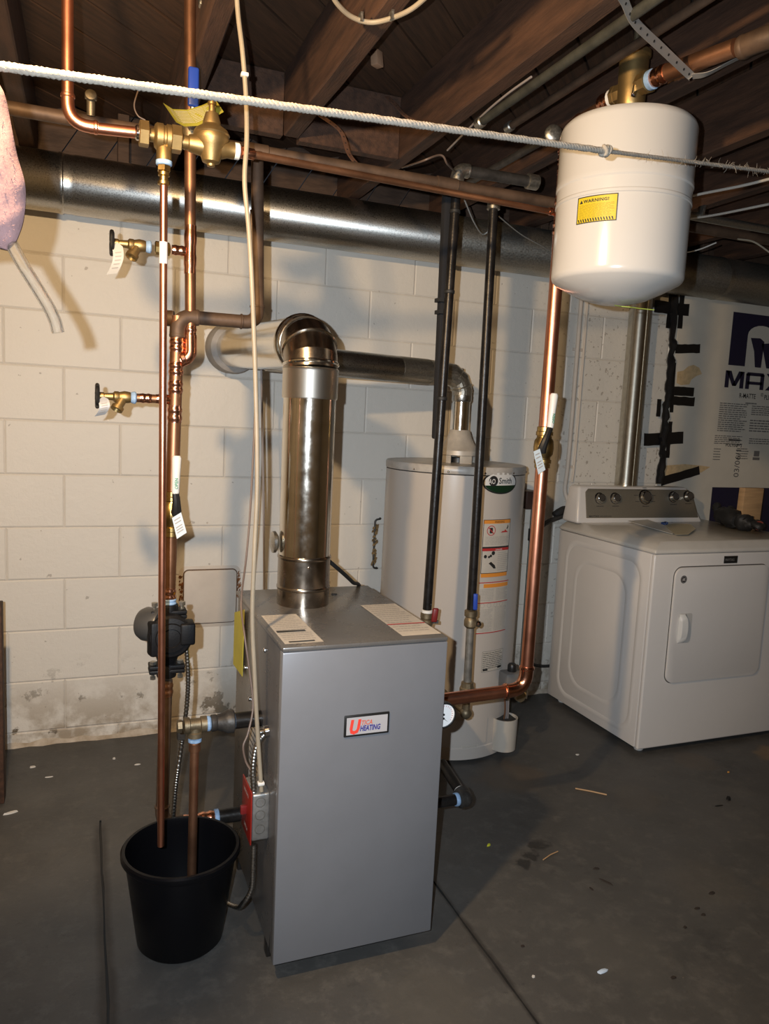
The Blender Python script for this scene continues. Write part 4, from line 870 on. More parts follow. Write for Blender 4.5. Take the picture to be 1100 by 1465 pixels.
q1 = e2.lerp(ee, .14); q2 = e2.lerp(ee, .45); n_ = 14
pts = [q1.lerp(q2, i/(n_*2)) for i in range(n_*2+1)]
MB().tube([e2, q1], [.046, .050], 28).build('reducer', M['galv_dark'], hv)
MB().tube(pts, [.051 if i % 2 else .0485 for i in range(len(pts))], 28).build('ribbed_section', M['galv_dark'], hv, ang=60)
MB().tube([q2, ee, V((fx+.03, ee.y-.02, ee.z+.004))], .0505, 32).build('pipe', M['galv'], hv)

# ================================================================== COPPER PIPEWORK, LEFT
YB = 2.08
def pipe(parent, pts, r, m, name='pipe', rad=0, n=18): return MB().tube(fillet(pts, rad) if rad else pts, r, n).build(name, m, parent)
rb = .0172
Bt, Bb = V((.228, YB, 1.585)), V((.203, YB, .187))
def onB(z): return Bb.lerp(Bt, (z-Bb.z)/(Bt.z-Bb.z))
zB = lambda py: P(240, py, y=YB).z
ri = thing('copper_riser', (Bb.x, YB, .16), 'tall brown copper pipe rising beside the bucket through the black pump', 'pipe')
pipe(ri, [Bt, onB(zB(520))], rb*1.02, M['copper_dull'])
pipe(ri, [onB(zB(520)), onB(zB(855))], rb, M['copper_dull'])
pipe(ri, [onB(zB(972)), onB(.24)], rb, M['copper_old'])
elbow(ri, onB(.5), Bb, Bb+V((.3, 0, 0)), rb, .045, m=M['copper_old'])
D1 = V((.436, YB, 1.586))
elbow(ri, Bt-V((0, 0, .3)), Bt+V((0, 0, .0)), D1, rb, .040, m=M['copper_old'], R=1.18)
MB().lathe([(rb*1.1, 0), (rb*1.18, .004), (rb*1.18, .022), (rb*.9, .03)], Bt+V((-.008, .01, -.006)), (-1, .25, 0), 18).build('capped_stub', M['copper_old'], ri)
for py, L_ in ((493, .035), (527, .035), (553, .035), (592, .045)): press(ri, onB(zB(py)), (0, 0, 1), rb, L_)
press(ri, onB(zB(850)), (0, 0, 1), rb, .035); press(ri, onB(zB(985)), (0, 0, 1), rb, .04, m=M['copper_dull'])
# link from the middle pipe
Cx = .247
cp = thing('copper_pipe', (Cx, YB, 1.46), 'brown copper pipe dropping from between the joists, blue handled valve at its top', 'pipe')
Ctop = V((.246, YB, 2.43)); Cb = V((.262, YB, 1.475))
onC = lambda z: Cb.lerp(Ctop, (z-Cb.z)/(Ctop.z-Cb.z))
pipe(cp, [onC(1.53), Ctop], .0142, M['copper_dull'])
pe = onB(1.405)
MB().tube(fillet([onC(1.535), V((.2615, YB-.004, 1.484)), V((.236, YB-.002, 1.470))], .03), .0165, 18).build('offset_elbow', M['copper_bright'], cp)
MB().lathe([(.015, 0), (.0195, .004), (.0195, .012), (.0165, .015)], V((.249, YB-.003, 1.480)), (-.9, 0, -.4), 18).build('elbow_bead', M['copper_bright'], cp)
press(cp, onC(1.545), (0, 0, 1), .0142, .035)
for py, L_ in ((357, .12),): press(cp, onC(P(268, py, y=YB).z), (0, 0, 1), .0142, L_)
# blue-handled ball valve, high on the middle pipe
zh0, zh1 = P(274, 157, y=YB-.03).z, P(275, 101, y=YB-.03).z
bvt = MB(); zc_ = P(274, 188, y=YB).z; pc_ = onC(zc_)
bvt.lathe([(.0145, -.045), (.020, -.043), (.020, -.030), (.023, -.026), (.025, 0), (.023, .026), (.020, .030), (.020, .043), (.0145, .045)], pc_, (0, 0, 1), 18); bvt.build('valve_body', M['brass_old'], cp)
MB().lathe([(.010, 0), (.010, .022), (.014, .023), (.014, .030)], pc_+V((0, -.018, 0)), (0, -1, 0), 6).build('stem_nut', M['chrome'], cp)
MB().tube([pc_+V((0, -.044, 0)), pc_+V((0, -.046, .03)), V((pc_.x, YB-.05, zh0))], .007, 10).build('lever', M['galv'], cp)
MB().obox((pc_.x, YB-.05, (zh0+zh1)/2), (1, 0, 0), (0, 1, 0), (0, 0, 1), .026, .014, zh1-zh0).build('blue_grip', M['bluehandle'], cp, bevel=.005, seg=3)
# return pipe into the boiler
rp = thing('return_pipe', (.33, YB, .16), 'short horizontal copper and black pipe behind the bucket entering the boiler', 'pipe')
pipe(rp, [Bb+V((.05, 0, 0)), Bb+V((.13, 0, 0))], rb, M['copper_bright'])
press(rp, Bb+V((.075, 0, 0)), (1, 0, 0), rb, .045); press(rp, Bb+V((.125, 0, 0)), (1, 0, 0), rb*1.05, .045)
MB().lathe([(.021, 0), (.023, .002), (.023, .011), (.021, .013)], Bb+V((.146, 0, 0)), (1, 0, 0), 20).build('thread_tape', M['tape_blue'], rp)
pipe(rp, [Bb+V((.158, 0, 0)), V((bx+.006, YB, Bb.z))], .021, M['black_iron'], 'black_nipple')
# old pipes
op = thing('old_copper_main', (.9, 2.135, 2.02), 'old dull brown copper pipe running the length of the room beneath the joists', 'pipe')
zo = 2.042
pipe(op, [(-1.75, 2.135, zo), (3.9, 2.135, zo)], .0165, M['copper_old'])
for x in (.43, 1.0, -.25): MB().lathe([(.0165, -.035), (.0195, -.033), (.0195, .033), (.0165, .035)], (x, 2.135, zo), (1, 0, 0), 18).build('soldered_coupling', M['copper_old'], op)
mb = MB().lathe([(.010, 0), (.010, .035), (.014, .036), (.014, .05)], (P(130, 158, y=2.12).x, 2.12, zo+.010), (0, -.2, 1), 12); mb.lathe([(.013, 0), (.013, .006), (.006, .008)], (P(130, 150, y=2.09).x, 2.10, zo+.050), (0, -1, .2), 14); mb.build('drain_screw', M['brass_old'], op)
od = thing('old_copper_drop', (.43, 2.1, 1.57), 'old brown copper pipe bending from the riser up to the overhead main', 'pipe')
D2 = V((.432, 2.118, zo-.01))
pipe(od, [Bt+V((.04, 0, 0)), D1-V((.04, 0, 0))], .0175, M['copper_old']); elbow(od, D1-V((.3, 0, 0)), D1, D2, .0165, .035, m=M['copper_old']); pipe(od, [D1+V((0, 0, .04)), D2], .0165, M['copper_old'])

# ------------------------------------------------------------------ supply side at mid height, relief drop into bucket
ys, zs_ = 1.835, .575
sp_ = thing('supply_fitting', (.34, ys, .50), 'black pipe with bell reducer and brass tee leaving left side of boiler', 'pipe')
T_ = V((P(279, 1041, y=ys).x, ys, zs_))
xr0, xr1 = P(300, 1035, y=ys).x, P(332, 1032, y=ys).x
pipe(sp_, [(xr1, ys, zs_), (bx+.006, ys, zs_)], .0205, M['black_iron'], 'black_nipple')
MB().lathe([(.018, 0), (.021, .002), (.021, .012), (.019, .016), (.026, .035), (.029, .040), (.029, .055), (.026, .058)], (xr0+.002, ys, zs_), (1, 0, 0), 24).build('bell_reducer', M['iron_grey'], sp_)
MB().lathe([(.0215, 0), (.024, .002), (.024, .008), (.0215, .010)], (xr1-.004, ys, zs_), (1, 0, 0), 20).build('thread_tape', M['tape_blue'], sp_)
MB().lathe([(.0165, 0), (.019, .002), (.019, .009), (.0165, .012)], (xr0-.010, ys, zs_), (1, 0, 0), 20).build('thread_tape', M['tape_blue'], sp_)
mb = MB().lathe([(.014, -.028), (.020, -.026), (.020, -.014), (.016, -.012), (.016, .012), (.020, .014), (.020, .028), (.014, .030)], T_, (1, 0, 0), 20); mb.lathe([(.014, 0), (.015, .016), (.019, .018), (.019, .030), (.014, .032)], T_, (0, 0, -1), 20); mb.lathe([(.012, 0), (.016, .002), (.016, .012), (.008, .014)], T_+V((-.03, 0, 0)), (-1, 0, 0), 6); mb.build('brass_tee', M['brass_old'], sp_)
rd = thing('relief_drop_pipe', (T_.x, ys, .14), 'dull copper pipe dropping from brass tee into the right of the bucket', 'pipe')
MB().lathe([(.013, 0), (.0165, .002), (.0165, .008), (.013, .010)], T_+V((0, 0, -.044)), n=20).build('thread_tape', M['tape_blue'], rd)
MB().lathe([(.0112, 0), (.0145, .002), (.0145, .022), (.0112, .026)], T_+V((0, 0, -.068)), n=18).build('adapter', M['copper_dull'], rd)
pipe(rd, [T_+V((0, 0, -.045)), V((T_.x-.003, ys-.005, .10))], .0112, M['copper_dull'])

# ------------------------------------------------------------------ circulator pump
pz = P(245, 905, y=YB).z; pb_ = onB(pz)
pu = thing('circulator_pump', (pb_.x, YB, pz-.1), 'black circulator pump bolted between flanges on the left copper riser', 'pump')
for py, s_ in ((874, 1), (957, -1)):
    z = P(245, py, y=YB).z; c = onB(z)
    f_ = MB().obox(c, (1, 0, 0), (0, 1, 0), (0, 0, 1), .094, .050, .011); f_.obox(c-V((0, 0, .012*s_)), (1, 0, 0), (0, 1, 0), (0, 0, 1), .094, .050, .011); f_.lathe([(.026, -.02), (.026, .02)], c, n=18); o = f_.build('flange', M['pump'], pu, bevel=.003)
    for dx in (-.036, .036): mb = MB().lathe([(.008, -.024), (.008, -.016), (.005, -.016), (.005, .016), (.009, .016), (.009, .026)], c+V((dx, -.004, 0)), n=6); mb.build('flange_bolt', M['galv_dark'], o)
press(pu, onB(P(245, 860, y=YB).z), (0, 0, 1), rb*1.05, .02, 'thread_tape', M['tape_blue'])
zt_, zb2 = P(245, 868, y=YB).z-.02, P(245, 957, y=YB).z+.02
mb = MB().tube([onB(zt_), onB(pz+.03)+V((0, -.01, 0)), onB(pz)+V((.004, -.012, 0)), onB(pz-.04)+V((0, -.008, 0)), onB(zb2)], [.024, .040, .046, .036, .024], 20); mb.build('volute', M['pump'], pu)
ctr = pb_+V((.002, -.045, .004))
mb = MB().lathe([(.050, -.02), (.058, -.016), (.058, .012), (.052, .018), (.040, .020), (.038, .026), (.026, .028), (.024, .024), (.010, .026)], ctr, (0, -1, 0), 40); mb.build('motor_face', M['pump'], pu)
MB().obox(ctr+V((-.030, .002, -.004)), (1, .25, 0), (-.25, 1, 0), (0, 0, 1), .052, .040, .094).build('motor_bracket', M['pump'], pu, bevel=.008)
MB().lathe([(.044, 0), (.046, .004), (.046, .05), (.040, .062)], ctr+V((-.018, .03, .020)), (-.75, .62, 0), 32).build('motor_can', mat('motor_grey', (.10, .10, .10), .4, .5), pu)
b0, b1 = P(259, 920, y=YB-.06), P(279, 892, y=YB-.06)
tb = MB().box(b0.x-.004, b1.x, YB-.075, YB-.015, b0.z-.004, b1.z+.003).build('terminal_box', M['pump'], pu, bevel=.006, seg=3)
# armoured cables
cx_ = (b0.x+b1.x)/2-.003
ac = thing('armoured_cable', (.25, 2.04, .0), 'flexible metal cable looping from the pump behind the bucket up to the box', 'cable')
pth = [(cx_, YB-.045, b0.z-.002), P(269, 965, y=YB-.04), P(267, 1010, y=YB-.03), P(259, 1070, y=YB-.02), P(250, 1140, y=YB-.035), (.233, 2.050, .10), (.27, 2.04, .02), (.34, 1.97, .012), (.378, 1.88, .035), P(348, 1292, y=1.75), P(360, 1270, y=1.725), P(362, 1235, y=1.72), P(363, 1208, y=1.72)]
conduit(pth, .0068, .0065).build('armour', M['galv'], ac, ang=60)
tie = P(259, 1045, y=YB-.028); MB().obox(tie, (1, 0, 0), (0, 1, 0), (0, 0, 1), .022, .022, .05).build('cable_clamp', M['iron_grey'], ac, bevel=.004)
ac2 = thing('armoured_cable', P(364, 1060, y=1.80), 'short flexible metal cable above red switch plate on boiler side', 'cable')
conduit([P(363, 1133, y=1.725), P(362, 1100, y=1.73), P(366, 1070, y=1.74), V((bx-.012, 1.74, .567)), V((bx+.006, 1.745, .579))], .0075, .007).build('armour', M['galv'], ac2, ang=60)
mb = MB().lathe([(.012, 0), (.014, .002), (.014, .012), (.010, .016), (.010, .024)], (bx+.006, 1.745, .579), (-1, 0, -.1), 12); mb.build('cable_connector', M['chrome'], ac2)
# junction box with red plate
jy0 = P(384, 1170, x=bx+.004).y; jx0 = P(360, 1170, y=jy0).x; jz0, jz1 = P(372, 1203, y=jy0).z, P(372, 1136, y=jy0).z
jb = thing('switch_box', ((jx0+bx)/2, jy0+.05, jz0), 'zinc electrical box with a red emergency switch plate on boiler left side', 'switch')
MB().box(jx0, bx+.007, jy0, jy0+.098, jz0, jz1).build('box', M['box'], jb, bevel=.006, seg=3)
for kz in (.25, .55, .82):
    c = V(((jx0+bx)/2+.002, jy0-.0006, jz0+(jz1-jz0)*kz)); mb = MB(); ringp(mb, plane_surf(c, (1, 0, 0), (0, 0, 1)), 0, 0, .0125, .0015, 0, 20); mb.build('knockout_ring', M['galv_dark'], jb)
rp_ = MB().box(jx0-.0035, jx0, jy0-.005, jy0+.103, jz0-.006, jz1+.006).build('red_plate', M['redplate'], jb, bevel=.0015)
sr = plane_surf((jx0-.0035, jy0+.049, (jz0+jz1)/2), (0, -1, 0), (0, 0, 1))
text('EMERGENCY', .0125, sr, 0, .040, .0006, M['white'], rp_, align='CENTER', xs=.8); text('SWITCH', .0125, sr, 0, -.048, .0006, M['white'], rp_, align='CENTER', xs=.8)
MB().obox((jx0-.010, jy0+.049, (jz0+jz1)/2), (1, 0, 0), (0, 1, 0), (0, 0, 1), .016, .010, .022).build('toggle', M['redhandle'], jb, bevel=.002)

# ------------------------------------------------------------------ hose taps with round black handwheels
def hose_tap(px0, px_end, py0, group_y, label, tee_at, taglab, curl, brass_n):
    y = YB; e = tee_at; z = e.z
    xw = P(px_end, py0, y=y).x
    L_ = e.x-xw
    t = thing('hose_tap', (xw+L_*.4, y, z-.04), label, 'tap', 'hose taps on the left copper pipes')
    f = lambda k: V((e.x-L_*k, y, z+.012*k*0))
    d = V((-1, 0, 0))
    press(t, f(.10), d, .0115, .035); 
    if brass_n: MB().lathe([(.012, 0), (.0165, .002), (.0165, .014), (.013, .016), (.013, .020), (.017, .022), (.017, .036), (.013, .038)], f(.22), d, 8).build('brass_union', M['brass'], t)
    else: pipe(t, [f(.0), f(.48)], .0112, M['copper_dull'], 'copper_stub'); press(t, f(.35), d, .0112, .03)
    MB().lathe([(.0125, 0), (.016, .003), (.015, .010), (.0125, .014)], f(.485), d, 16).build('thread_tape', M['tape_blue'], t)
    mb = MB().lathe([(.012, 0), (.0145, .006), (.016, .018), (.013, .030), (.0145, .033), (.0145, .042), (.010, .046), (.008, .066), (.0105, .068), (.0105, .078)], f(.55), d, 14)
    o = f(.55)+d*.020; dd2 = V((-.45, -.35, -.82)).normalized()
    mb.tube([o, o+dd2*.030], [.012, .0115], 12); mb.lathe([(.0115, 0), (.0155, .002), (.0155, .012), (.012, .013), (.010, .005)], o+dd2*.028, dd2, 16)
    mb.build('tap_body', M['brass_cast'], t)
    wc = f(.55)+d*.083
    mb = MB(); n = 36; R0 = .026
    ring = [wc+V((0, (R0+.0022*math.cos(5*a))*math.cos(a), (R0+.0022*math.cos(5*a))*math.sin(a))) for a in [2*math.pi*i/n for i in range(n+1)]]
    mb.tube(ring, .0055, 8, caps=False)
    for k in range(5): a = 2*math.pi*k/5; mb.tube([wc, wc+V((0, R0*math.cos(a), R0*math.sin(a)))], .0045, 6)
    mb.lathe([(.010, -.006), (.011, 0), (.010, .006)], wc, d, 12); mb.build('handwheel', M['black'], t)
    # hanging tag
    p0 = wc+V((.010, -.010, -.004)); vs = []; nn = 8
    for i in range(nn+1):
        s = i/nn; c = p0+V((curl[0]*s+.010*math.sin(3*s), -.006-.012*math.sin(3*s), -curl[1]*s)); wd = .0125 if i else .004
        vs += [c+V((-wd, -.002, -.003)), c+V((wd, .002, .003))]
    k = len(vs); vs2 = [v+V((0, .0006, 0)) for v in vs]
    mb = MB().add(vs+vs2, [(2*i, 2*i+1, 2*i+3, 2*i+2) for i in range(nn)]+[(k+2*i, k+2*i+2, k+2*i+3, k+2*i+1) for i in range(nn)])
    tg_ = mb.build('paper_tag', taglab, t, ang=80)
    mb = MB()
    for i in range(2, nn-1):
        a, b_ = vs[2*i], vs[2*i+1]; c2, d2 = vs[2*i+2], vs[2*i+3]; off = V((0, -.0008, 0)); q = lambda u, v: (a.lerp(b_, u)).lerp(c2.lerp(d2, u), v)+off
        mb.add([q(.2, .3), q(.8, .3), q(.75, .6), q(.2, .6)], [(0, 1, 2, 3)])
    mb.build('tag_print', M['print'], tg_)
tag_paper = mat('tag_white', (.52, .50, .46), .5)
hose_tap(268, 163, 350, 0, 'brass hose tap with black wheel handle, upper one just below the duct', onC(P(268, 360, y=YB).z)+V((-.012, 0, 0)), tag_paper, (-.012, .075), True)
hose_tap(250, 143, 565, 0, 'brass hose tap with black wheel handle, lower one beside the riser', onB(P(250, 572, y=YB).z)+V((-.014, 0, 0)), mat('tag_foil', (.50, .52, .55), .35, .3), (-.006, .045), False)

# ------------------------------------------------------------------ ball valves with white lever grips
def lever_valve(name, parent_pos, r, side, label, h0, h1, pivot, tagq):
    c = parent_pos; t = thing(name, c-V((0, 0, .06)), label, 'valve', 'white handled ball valves')
    mb = MB().lathe([(r, -.062), (r*1.18, -.060), (r*1.18, -.048), (r*1.3, -.046), (r*1.3, -.036), (r*1.12, -.034), (r*1.15, -.028), (r*1.45, -.02), (r*1.55, 0), (r*1.45, .02), (r*1.15, .028), (r*1.12, .034), (r*1.3, .036), (r*1.3, .046), (r*1.18, .048), (r*1.18, .060), (r, .062)], c, n=28); mb.build('valve_body', M['brass'], t)
    pd = (pivot-c).normalized()
    MB().tube([c, pivot], .009, 12).build('stem', M['brass'], t)
    MB().lathe([(.010, -.002), (.011, 0), (.011, .008), (.007, .011)], pivot, pd, 6).build('stem_nut', M['chrome'], t)
    mid = pivot.lerp(h0, .55)+pd*.006
    MB().tube([pivot+V((0, 0, -.014)), pivot+pd*.003, mid, h0], [.011, .013, .010, .009], 10).build('lever', M['black'], t)
    ax = (h1-h0).normalized(); sx_ = V((1, 0, 0))
    MB().tube([h0-ax*.004, h0+ax*.004, h0.lerp(h1, .5), h1-ax*.006, h1], [.008, .0098, .0105, .012, .009], 14).build('white_grip', M['white'], t)
    s_ = plane_surf(h0.lerp(h1, .25)+V((0, -.0105, 0)), (1, 0, 0), (0, 0, 1))
    text('OPEN', .011, s_, .004, -.012, .001, M['green'], t, rot=True, bold=.02)
    o = MB().prism([(p.x, p.z) for p in tagq], (0, tagq[0].y, 0), (1, 0, 0), (0, 0, 1), .0007).build('valve_tag', mat('tag_bluewhite', (.55, .63, .68), .5), t)
    a, b_, c2, d2 = tagq; q = lambda u, v: (a.lerp(b_, u)).lerp(d2.lerp(c2, u), v)+V((0, -.0012, 0))
    mb = MB()
    for v in (.15, .3, .5, .62, .74): mb.add([q(.15, v), q(.8, v), q(.8, v+.05), q(.15, v+.05)], [(0, 1, 2, 3)])
    mb.build('tag_print', M['print'], o)
    return t
yv = YB-.05
cB = onB(P(247, 735, y=YB).z)
lever_valve('ball_valve', cB, rb, 0, 'ball valve with white lever grip on the left riser above the pump', P(251, 706, y=yv), P(253, 652, y=yv), P(252, 730, y=yv+.006), [P(246, 741, y=yv-.012), P(259, 733, y=yv-.012), P(267, 762, y=yv-.012), P(253, 771, y=yv-.012)])

# ------------------------------------------------------------------ right riser to the tank
YR = 1.93
Rb, Rt = V((1.264, YR, .5415)), V((1.270, YR, 2.176)); rr_ = .0194
onR = lambda z: Rb.lerp(Rt, (z-Rb.z)/(Rt.z-Rb.z)); zR = lambda py: P(770, py, y=YR).z
rr2 = thing('copper_riser', (Rb.x, YR, .55), 'thick shiny copper riser from right side of the boiler up to expansion tank', 'pipe')
zv_ = zR(640)
pipe(rr2, [onR(.59), onR(zv_-.06)], rr_, M['copper']); pipe(rr2, [onR(zv_+.06), onR(2.14)], rr_, M['copper'])
elbow(rr2, Rt, Rb, Rb-V((.3, 0, 0)), rr_, .055)
zL = P(660, 1001, y=YR).z
pipe(rr2, [Rb-V((.05, 0, 0)), (bX-.006, YR, zL)], rr_, M['copper']); press(rr2, (bX+.035, YR, zL), (1, 0, 0), rr_, .04)
MB().lathe([(.0195, 0), (.022, .002), (.022, .010), (.0195, .012)], (bX+.004, YR, zL), (1, 0, 0), 20).build('thread_tape', M['white'], rr2)
sepc = V((1.283, 1.676, 2.197))
elbow(rr2, Rb, Rt, sepc, rr_, .045, m=M['copper'])
pipe(rr2, [Rt+(sepc-Rt).normalized()*.04, sepc-(sepc-Rt).normalized()*.05], rr_, M['copper_dull'])
for py, L_ in ((232, .04), (290, .045), (322, .045), (216, .03)): press(rr2, onR(zR(py)), (0, 0, 1), rr_, L_)
lever_valve('ball_valve', onR(zv_), rr_, 0, 'ball valve with white lever grip, level with the oval logo', P(787, 612, y=YR-.03), P(793, 563, y=YR-.03), P(776, 641, y=YR-.03), [P(763, 646, y=YR-.045), P(772, 642, y=YR-.045), P(780, 672, y=YR-.045), P(770, 679, y=YR-.045)])
# cast brass air separator over the tank
se = thing('air_separator', sepc-V((0, 0, .09)), 'cast brass air separator sitting on top of the white tank', 'fitting')
mb = MB().lathe([(.018, -.060), (.026, -.058), (.030, -.050), (.034, -.040), (.035, .0), (.036, .072), (.040, .075), (.040, .085), (.034, .090), (.012, .092)], sepc, n=40); mb.build('body', M['brass_cast'], se)
dS = V((.10, -1, 0)).normalized()
for s_ in (1, -1):
    MB().lathe([(.020, .018), (.026, .030), (.026, .046), (.028, .047), (.028, .058), (.020, .06)], sepc, dS*s_, 8).build('port', M['brass_cast'], se)
    MB().lathe([(.020, .058), (.0235, .060), (.0235, .071), (.020, .073)], sepc, dS*s_, 18).build('thread_tape', M['tape_blue'] if s_ > 0 else M['white'], se)
press(se, sepc+dS*.092, dS, rr_, .042); press(se, sepc-dS*.090, dS, rr_, .035)
MB().lathe([(.008, .098), (.008, .150), (.005, .152)], sepc+V((.012, .012, 0)), n=12).build('vent_stub', M['brass_old'], se)
MB().obox(sepc+V((-.018, -.034, -.02)), (1, 0, 0), (0, 1, 0), (.2, 0, 1), .014, .004, .030).build('arrow_boss', M['chrome'], se, bevel=.004, seg=3)
hp = thing('copper_header', (1.27, 1.35, 2.13), 'dull copper pipe with a big elbow held by a perforated strap, above the tank', 'pipe')
s0 = sepc+dS*.10; s1_ = P(1052, 72, x=1.33); s1_.z = 2.190
pipe(hp, [s0, s1_], rr_, M['copper_dull'])
s2_ = s1_+V((.03, -.09, .004)); s3_ = s2_+V((.4, -.06, 0))
elbow(hp, s1_+V((-.01, .2, 0)), s2_, s3_, .021, .07, m=M['copper_old'], R=1.15); pipe(hp, [s2_+V((.06, -.01, 0)), V((2.2, s3_.y-.1, s3_.z))], .019, M['copper_old'])
def strap(path, w_, m, name='perforated_strap', wdir=(0, 1, 0), holes=True):
    pts = smooth_path(path, 8); vs = []; wd = V(wdir)
    for i, p in enumerate(pts):
        t = (pts[min(i+1, len(pts)-1)]-pts[max(i-1, 0)]).normalized(); sd_ = (wd-t*wd.dot(t)).normalized(); nn = t.cross(sd_)
        vs += [p-sd_*w_/2, p+sd_*w_/2, p+sd_*w_/2+nn*.0012, p-sd_*w_/2+nn*.0012]
    n = len(pts); mb = MB().add(vs, [(4*i+k, 4*i+(k+1) % 4, 4*i+4+(k+1) % 4, 4*i+4+k) for i in range(n-1) for k in range(4)]+[(0, 1, 2, 3), tuple(4*(n-1)+k for k in (3, 2, 1, 0))])
    hb = MB(); acc = 0
    for i in range(1, n):
        acc += (pts[i]-pts[i-1]).length
        if acc > w_*1.15:
            acc = 0; t = (pts[i]-pts[i-1]).normalized(); sd_ = (wd-t*wd.dot(t)).normalized(); nn = t.cross(sd_)
            c = pts[i]; hb.add([c+(sd_*math.cos(a)+t*math.sin(a))*w_*.15+nn*s_ for s_ in (-.0006, .0018) for a in [2*math.pi*k/10 for k in range(10)]], [tuple(range(9, -1, -1)), tuple(range(10, 20))]+[(k, (k+1) % 10, 10+(k+1) % 10, 10+k) for k in range(10)])
    return mb, hb
stj = P(893, -6, z=2.222); stb = P(987, 106, x=1.312); 
sA = P(884, -22, y=stj.y-.02); sA.z = min(sA.z, 2.216)
mb, hb = strap([sA, P(893, 2, y=stj.y), P(908, 32, y=stj.y+.03), P(945, 68, y=(stj.y+stb.y)/2+.01), P(985, 106, y=stb.y-.012), P(990, 110, y=stb.y-.014)], .019, None, wdir=tuple(rt+upv))
s2b, _ = strap([P(990, 110, y=stb.y-.014), P(1012, 106, y=stb.y-.04), P(1040, 92, y=stb.y-.06), P(1072, 76, y=stb.y-.07)], .019, None, wdir=tuple(fwd))
mb.add(s2b.v, s2b.f)
so = mb.build('perforated_strap', mat('strap_zinc', (.42, .41, .39), .5, .6), hp, ang=60); hb.build('strap_holes', M['ink'], so)

# ------------------------------------------------------------------ fill line: check valve, regulator, small copper
YP = 1.72
zq = P(270, 204, y=YP).z
fA = P(203, 191, y=YP); fZ = P(335, 214, y=YP)
lin = lambda px: V((P(px, 200, y=YP).x, YP, fA.z+(fZ.z-fA.z)*(px-203)/132))
cu_ = thing('copper_pipe', lin(100), 'small bright copper pipe coming down at left and turning to the brass valves', 'pipe')
Ktop = V((P(97, 0, y=YP).x, YP, 2.43)); K = V((P(97, 175, y=YP).x, YP, lin(120).z))
K.z = P(120, 181, y=YP).z
pipe(cu_, [Ktop, K+V((0, 0, .035))], .0112, M['copper']); elbow(cu_, Ktop, K, lin(203), .0112, .042, m=M['copper']); pipe(cu_, [K+V((.04, 0, 0)), lin(197)], .0112, M['copper'])
MB().lathe([(.0115, 0), (.015, .003), (.015, .012), (.0115, .014)], lin(193), (1, 0, 0), 16).build('solder_joint', M['chrome'], cu_)
bf = thing('backflow_preventer', lin(230)-V((0, 0, .04)), 'brass backflow preventer with hexagon nuts left of bell-shaped regulator', 'valve')
ax_ = V((1, 0, 0))
mb = hexnut(MB(), lin(206), ax_, .026, .020); mb.build('union_nut', M['brass_cast'], bf)
mb = hexnut(MB(), lin(252), ax_, .028, .022); mb.build('union_nut', M['brass_cast'], bf)
MB().lathe([(.013, 0), (.013, .012), (.022, .014), (.026, .018), (.026, .030), (.023, .032), (.023, .036), (.026, .038), (.026, .046), (.018, .050), (.012, .056), (.012, .072)], lin(211), ax_, 28).build('valve_body', M['brass_cast'], bf)
mb = MB().lathe([(.014, .0), (.014, .018), (.0155, .022), (.0155, .046)], lin(235), (0, 0, -1), 20); mb.build('vent_port', M['brass_cast'], bf)
MB().lathe([(.0145, .046), (.0165, .047), (.0165, .054), (.0145, .056)], lin(235), (0, 0, -1), 20).build('thread_tape', M['tape_blue'], bf)
pd_ = thing('drip_pipe', (P(230, 1210, y=1.76).x, 1.76, .3), 'long thin copper pipe hanging straight from brass valve down into the bucket', 'pipe')
pt = lin(235); 
mb = hexnut(MB(), pt-V((0, 0, .062)), (0, 0, 1), .014, .012); mb.lathe([(.010, .068), (.012, .07), (.012, .076), (.009, .078), (.009, .086), (.0125, .088), (.0125, .094), (.0085, .096)], pt, (0, 0, -1), 16); mb.build('compression_fitting', M['brass'], pd_)
pbm = P(230, 1210, y=1.77); pipe(pd_, [pt-V((0, 0, .09)), pbm], .0080, M['copper'])
zl0, zl1 = .0, 1.
la = pt-V((0, 0, .09)); tq = lambda z: la.lerp(pbm, (la.z-z)/(la.z-pbm.z)); za, zc2 = P(236, 377, y=1.72).z, P(236, 346, y=1.72).z
MB().tube([tq(za), tq(zc2)], .0086, 16).build('pipe_label', mat('label_pinkwhite', (.72, .62, .62), .5), pd_)
pr_ = thing('pressure_regulator', lin(302)-V((0, 0, .06)), 'bell shaped cast brass pressure regulator with a yellow card on top', 'regulator')
c = lin(302); c = c+V((0, -.004, 0))
zz_ = lambda py: P(302, py, y=YP).z-c.z
MB().lathe([(.0, zz_(240)), (.008, zz_(239)), (.009, zz_(236)), (.018, zz_(233)), (.024, zz_(222)), (.030, zz_(212)), (.036, zz_(204)), (.037, zz_(200)), (.036, zz_(196)), (.038, zz_(194)), (.034, zz_(188)), (.024, zz_(183)), (.019, zz_(180)), (.0185, zz_(176)), (.013, zz_(163)), (.007, zz_(161)), (.0065, zz_(152)), (.009, zz_(151)), (.009, zz_(147)), (.005, zz_(146)), (.005, zz_(141)), (.001, zz_(141))], c, n=36).build('bell_body', M['brass_cast'], pr_)
MB().lathe([(.009, -.066), (.014, -.064), (.014, -.048), (.017, -.046), (.020, -.03), (.024, 0), (.020, .026), (.017, .034), (.017, .048), (.013, .050)], c+V((0, 0, -.004)), ax_, 20).build('side_ports', M['brass_cast'], pr_)
MB().lathe([(.015, .048), (.017, .050), (.017, .058), (.015, .060)], c+V((0, 0, -.004)), ax_, 20).build('thread_tape', M['white'], pr_)
top = [(233, 147), (247, 156), (267, 157), (288, 151), (308, 142)]; bot = [(252, 175), (264, 181), (283, 180), (300, 172), (320, 160)]
yy = [1.765, 1.775, 1.775, 1.770, 1.765]
vs = []
